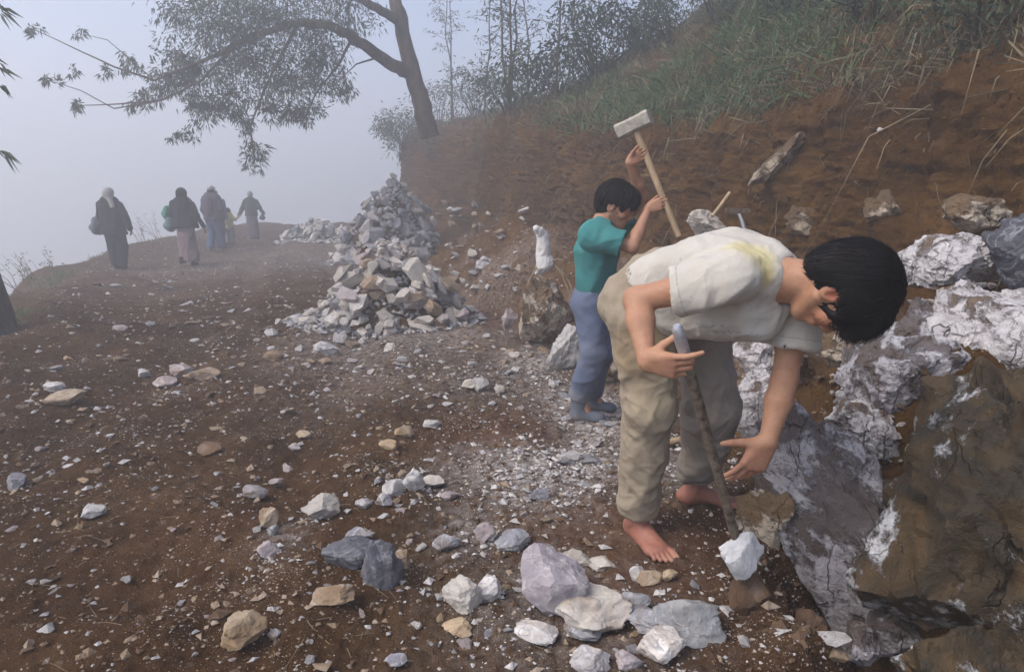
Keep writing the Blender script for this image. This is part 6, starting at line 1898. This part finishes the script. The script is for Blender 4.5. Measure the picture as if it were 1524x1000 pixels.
def w3(root, q, k, R):
    arms = ARM_DOWN
    legs = [((0.09, 0, 0.86), (0.11, 0.08, 0.47), (0.12, 0.10, 0.07)), ((-0.09, 0, 0.86), (-0.08, 0.04, 0.47), (-0.08, -0.14, 0.08))]
    S, F = walker_body(q, k, R, arms, legs)
    v, f = S.mesh(0.009, 1); part('body', (v, f), M['skin'], root, paint(v, (0.32, 0.20, 0.15), ()))
    cloth_part('jacket', jacket(q, k, arms, 0.80, 0.03, 0.215), root, (0.075, 0.070, 0.095), 0.016)
    cloth_part('jeans', trousers(q, k, legs, (0.12, 0.095, 0.09)), root, (0.075, 0.105, 0.185), 0.014)
    shoes(root, q, k, R, [(0.12, 0.09, 0), (-0.08, -0.14, 0.02)], (0.42, 0.42, 0.44))
    S = SDF(); S.ell(F.p(0, -0.01, 0.045), np.array((0.088, 0.108, 0.085)) * k, F.axes, 0.02); S.cone(F.p(-0.05, 0.10, 0.05), F.p(0.05, 0.10, 0.05), 0.02 * k, 0.02 * k, 0.02); S.plane(F.p(0, 0, 0.015), V(0, 0, -1), 0.006)
    cloth_part('cap', S, root, (0.42, 0.40, 0.40), 0.003, 0.008)
    S = SDF(); S.ell(F.p(0, -0.03, -0.01), np.array((0.082, 0.085, 0.055)) * k, F.axes, 0.02)
    v, f = S.mesh(0.009, 1); part('hair', (v, f), M['hair'], root)
    S = SDF(); S.cone(q(0, -0.17, 1.26), q(0, -0.18, 1.02), 0.12 * k, 0.13 * k, 0.05, (R @ V(0, 1, 0), 0.55))
    v, f = S.mesh(0.011, 1)
    o = thing('bag', 'dull purple backpack on the walker with the pale cap', 'bag', q(0, -0.18, 1.02))
    part('pouch', (v, f), M['cloth'], o, paint(v, (0.085, 0.06, 0.095), ()))
walker(322, 373, 277, 16.8, 'person in pale cap, grey purple jacket and blue jeans walking away', -0.15, w3)
def w4(root, q, k, R):
    arms = ARM_DOWN
    legs = [((0.09, 0, 0.86), (0.10, 0.06, 0.47), (0.10, -0.06, 0.08)), ((-0.09, 0, 0.86), (-0.08, 0.04, 0.47), (-0.08, 0.10, 0.08))]
    S, F = walker_body(q, k, R, arms, legs)
    v, f = S.mesh(0.011, 1); part('body', (v, f), M['skin'], root, paint(v, (0.34, 0.24, 0.19), ()))
    cloth_part('jacket', jacket(q, k, arms, 0.85, 0.02), root, (0.10, 0.10, 0.13), 0.014, 0.013)
    cloth_part('trousers', trousers(q, k, legs), root, (0.06, 0.075, 0.12), 0.014, 0.013)
    shoes(root, q, k, R, [(0.10, -0.06, 0), (-0.08, 0.1, 0)], (0.1, 0.1, 0.1))
    S = SDF(); S.ell(F.p(0, -0.02, 0.03), np.array((0.085, 0.102, 0.098)) * k, F.axes, 0.02)
    v, f = S.mesh(0.009, 1); part('hair', (v, f), M['hair_grey'], root)
walker(327, 368, 283, 18.2, 'person half hidden just behind the walker with the pale cap', 0.0, w4)
def w5(root, q, k, R):
    arms = [((0.19, 0, 1.22), (0.33, 0.0, 1.12), (0.44, 0.02, 1.22), (0.8, 0, 0.5), (0, 1, 0), 1), ((-0.19, 0, 1.22), (-0.24, -0.02, 0.98), (-0.22, 0.06, 0.80), (0, 0.15, -1), (1, 0, 0), -1)]
    legs = [((0.09, 0, 0.76), (0.10, 0.08, 0.42), (0.10, 0.04, 0.07)), ((-0.09, 0, 0.76), (-0.08, 0.02, 0.42), (-0.08, -0.12, 0.10))]
    S = SDF()
    F = Frame(q(0, 0.02, 1.45), R @ V(0, 1, 0), V(0, 0, 1), 1.55 * k)
    head(F, S, q(0, 0, 1.22), (0.040, 0.045))
    S.cone(q(0, 0, 1.22), q(0, 0, 0.85), 0.13 * k, 0.14 * k, 0.04)
    for (sh, el, wr, d, n, side) in arms:
        S.cone(q(*sh), q(*el), 0.05 * k, 0.04 * k, 0.02); S.cone(q(*el), q(*wr), 0.04 * k, 0.03 * k, 0.02)
        hand(S, q(*wr), R @ V(*d), R @ V(*n), side, [(0.4, 0.5, 0.3)] * 4, k * 1.1, wr=0.024)
    for (h_, kn, an) in legs:
        S.cone(q(*h_), q(*kn), 0.08 * k, 0.06 * k, 0.02); S.cone(q(*kn), q(*an), 0.055 * k, 0.04 * k, 0.02)
    v, f = S.mesh(0.008, 1); part('body', (v, f), M['skin'], root, paint(v, (0.45, 0.30, 0.23), ()))
    cloth_part('shirt', jacket(q, k, [(a[0], a[1], tuple(np.array(a[1]) * 0.6 + np.array(a[2]) * 0.4)) for a in arms], 0.72, 0.02, 0.20), root, (0.50, 0.46, 0.20), 0.008, 0.009)
    cloth_part('trousers', trousers(q, k, legs, (0.12, 0.095, 0.08)), root, (0.20, 0.23, 0.27), 0.008, 0.009)
    shoes(root, q, k, R, [(0.10, 0.04, 0), (-0.08, -0.12, 0.03)], (0.15, 0.13, 0.12))
    S = SDF(); S.ell(F.p(0, -0.02, 0.03), np.array((0.088, 0.105, 0.100)) * 1.5 * k, F.axes, 0.02); S.ell(F.p(0, 0.12, -0.03), np.array((0.07, 0.05, 0.08)) * 1.5 * k, F.axes, 0.01, True)
    v, f = S.mesh(0.008, 1); part('hair', (v, f), M['hair'], root)
walker(343, 362, 309, 18.6, 'child in a yellow top holding the far walker\'s hand', -0.1, w5)
def w6(root, q, k, R):
    arms = [((0.18, 0, 1.33), (0.30, 0.0, 1.10), (0.41, 0.0, 0.92), (0.4, 0, -1), (-1, 0, -0.2), 1), ((-0.18, 0, 1.33), (-0.31, 0, 1.08), (-0.45, 0.0, 0.86), (-0.5, 0, -1), (1, 0, 0), -1)]
    legs = [((0.08, 0, 0.86), (0.08, 0.05, 0.47), (0.09, 0.04, 0.07)), ((-0.08, 0, 0.86), (-0.07, 0.05, 0.47), (-0.07, -0.06, 0.07))]
    S, F = walker_body(q, k, R, arms, legs)
    v, f = S.mesh(0.011, 1); part('body', (v, f), M['skin'], root, paint(v, (0.36, 0.24, 0.19), ()))
    cloth_part('jacket', jacket(q, k, arms, 0.82, 0.02, 0.195), root, (0.035, 0.045, 0.050), 0.014, 0.013)
    S = SDF(); fx = q(0, 1, 0) - q(0, 0, 0)
    S.cone(q(0, 0, 0.95), q(0, 0.0, 0.08), 0.16 * k, 0.20 * k, 0.04, (fx, 0.8)); S.plane(q(0, 0, 0.06), V(0, 0, -1), 0.006)
    cloth_part('skirt', S, root, (0.12, 0.095, 0.115), 0.02, 0.013)
    shoes(root, q, k, R, [(0.09, 0.04, 0), (-0.07, -0.06, 0)], (0.03, 0.03, 0.03))
    S = SDF(); S.ell(F.p(0, -0.02, 0.03), np.array((0.09, 0.108, 0.105)) * k, F.axes, 0.02); S.ell(F.p(0, 0.12, -0.02), np.array((0.06, 0.05, 0.08)) * k, F.axes, 0.01, True)
    cloth_part('headscarf', S, root, (0.24, 0.24, 0.26), 0.004, 0.010)
    bag(root, q, k, (0.36, 0.0, 0.78), 0.08, (0.08, 0.08, 0.09), 'small dark bag swinging from the far walker\'s right hand', [(0.42, 0.0, 0.87)])
walker(378, 360, 286, 20.4, 'person in long skirt with both arms out, farthest walker in the mist', 0.0, w6)

# ------------------------------------------------------------------ tools and scraps on the ledge
def ledge_things():
    p = P(1098, 314, 5.35)
    h = thing('small_hammer', 'small hammer standing head up on the ledge behind the bent man', 'hammer', p)
    mb = MB(); mb.tube([V(0, 0, 0), V(0.03, -0.02, -0.07), V(0.085, -0.04, -0.24)], [0.014, 0.015, 0.017], 10); mb.build('handle', M['worn_steel'], h)
    bm = bmesh.new(); bmesh.ops.create_cube(bm, size=1)
    for q in bm.verts: q.co = Vector((q.co.x * 0.19, q.co.y * 0.05, q.co.z * 0.045 * (1 - 0.35 * (q.co.x > 0))))
    bmesh.ops.bevel(bm, geom=bm.edges[:], offset=0.006, segments=2, affect='EDGES')
    me = bpy.data.meshes.new('hammer_head'); bm.to_mesh(me); bm.free()
    link('hammer_head', me, M['iron'], h)
    a, b = P(1060, 322, 5.35), P(1086, 287, 5.45)
    mb = MB(); mb.tube([V(0, 0, 0), (b - a) * 0.5 + V(0.004, 0, 0), b - a], [0.016, 0.015, 0.014], 8)
    tag(mb.build('wooden_stick', M['wood'], None, True, a), 'short pale wooden stick leaning on the bank beside the pale rock', 'stick')
    a, b = G(978, 672), G(1040, 656)
    a[2] += 0.03; b[2] += 0.03
    mb = MB(); mb.tube([V(0, 0, 0), (b - a) * 0.5 + V(0, 0, 0.006), b - a], [0.020, 0.022, 0.018], 8)
    tag(mb.build('wooden_stick', M['wood'], None, True, a), 'broken wooden stake lying in the rubble between the bent man\'s legs', 'stick')
    # white rag on the roots above the tan boulder
    S = SDF(); c = P(808, 372, 6.1); m = pxm(c)
    S.cone(P(808, 350, 6.1), P(810, 395, 6.1), 7 * m, 10 * m, 0.03); S.cone(P(798, 340, 6.05), P(809, 350, 6.1), 3.5 * m, 6 * m, 0.02); S.cone(P(815, 390, 6.1), P(800, 405, 6.1), 7 * m, 4 * m, 0.03)
    v, f = S.mesh(0.006, 1); v = folds(v, f, 0.012, 9.0, 0.5, V(0.2, 0, 1), 71); v = folds(v, f, 0.005, 24.0, 0.5, V(0.6, 0, 1), 72)
    me = np_mesh('white_rag', v, f); set_col(me, np.repeat(np.array([[0.66, 0.65, 0.64]]), len(v), 0))
    tag(link('white_rag', me, M['cotton']), 'crumpled white rag caught on roots above the tan wedge boulder', 'rag')
    mb = MB()
    for (u0, v0, u1, v1) in ((822, 390, 845, 430), (815, 392, 838, 388), (800, 395, 785, 425), (835, 400, 858, 455)):
        a, b = P(u0, v0, 6.1) , P(u1, v1, 6.0)
        mb.tube([a, (a + b) / 2 + V(0.01, -0.02, 0.03), b], [0.010, 0.009, 0.006], 6)
    tag(mb.build('roots', M['straw']), 'bare roots hanging above the tan wedge boulder', 'roots', kind='stuff')
ledge_things()

# ------------------------------------------------------------------ the air: mist filling the valley and the road
def build_haze():
    me = bpy.data.meshes.new('haze')
    lo, hi = (-225, -14, -26), (225, 160, 16.5)
    vs = [(x, y, z) for x in (lo[0], hi[0]) for y in (lo[1], hi[1]) for z in (lo[2], hi[2])]
    fs = [(0, 1, 3, 2), (4, 6, 7, 5), (0, 4, 5, 1), (2, 3, 7, 6), (0, 2, 6, 4), (1, 5, 7, 3)]
    me.from_pydata(vs, [], fs)
    m = bpy.data.materials.new('mist'); m.use_nodes = True
    n = m.node_tree.nodes; n.clear()
    out = n.new('ShaderNodeOutputMaterial'); pv = n.new('ShaderNodeVolumePrincipled')
    pv.inputs['Color'].default_value = (0.965, 0.97, 0.985, 1)
    pv.inputs['Density'].default_value = HAZE_DENSITY
    pv.inputs['Anisotropy'].default_value = 0.45
    m.node_tree.links.new(pv.outputs[0], out.inputs['Volume'])
    o = link('haze', me, m)
    tag(o, 'pale mist filling the valley and the far end of the road', 'haze', kind='stuff')
build_haze()
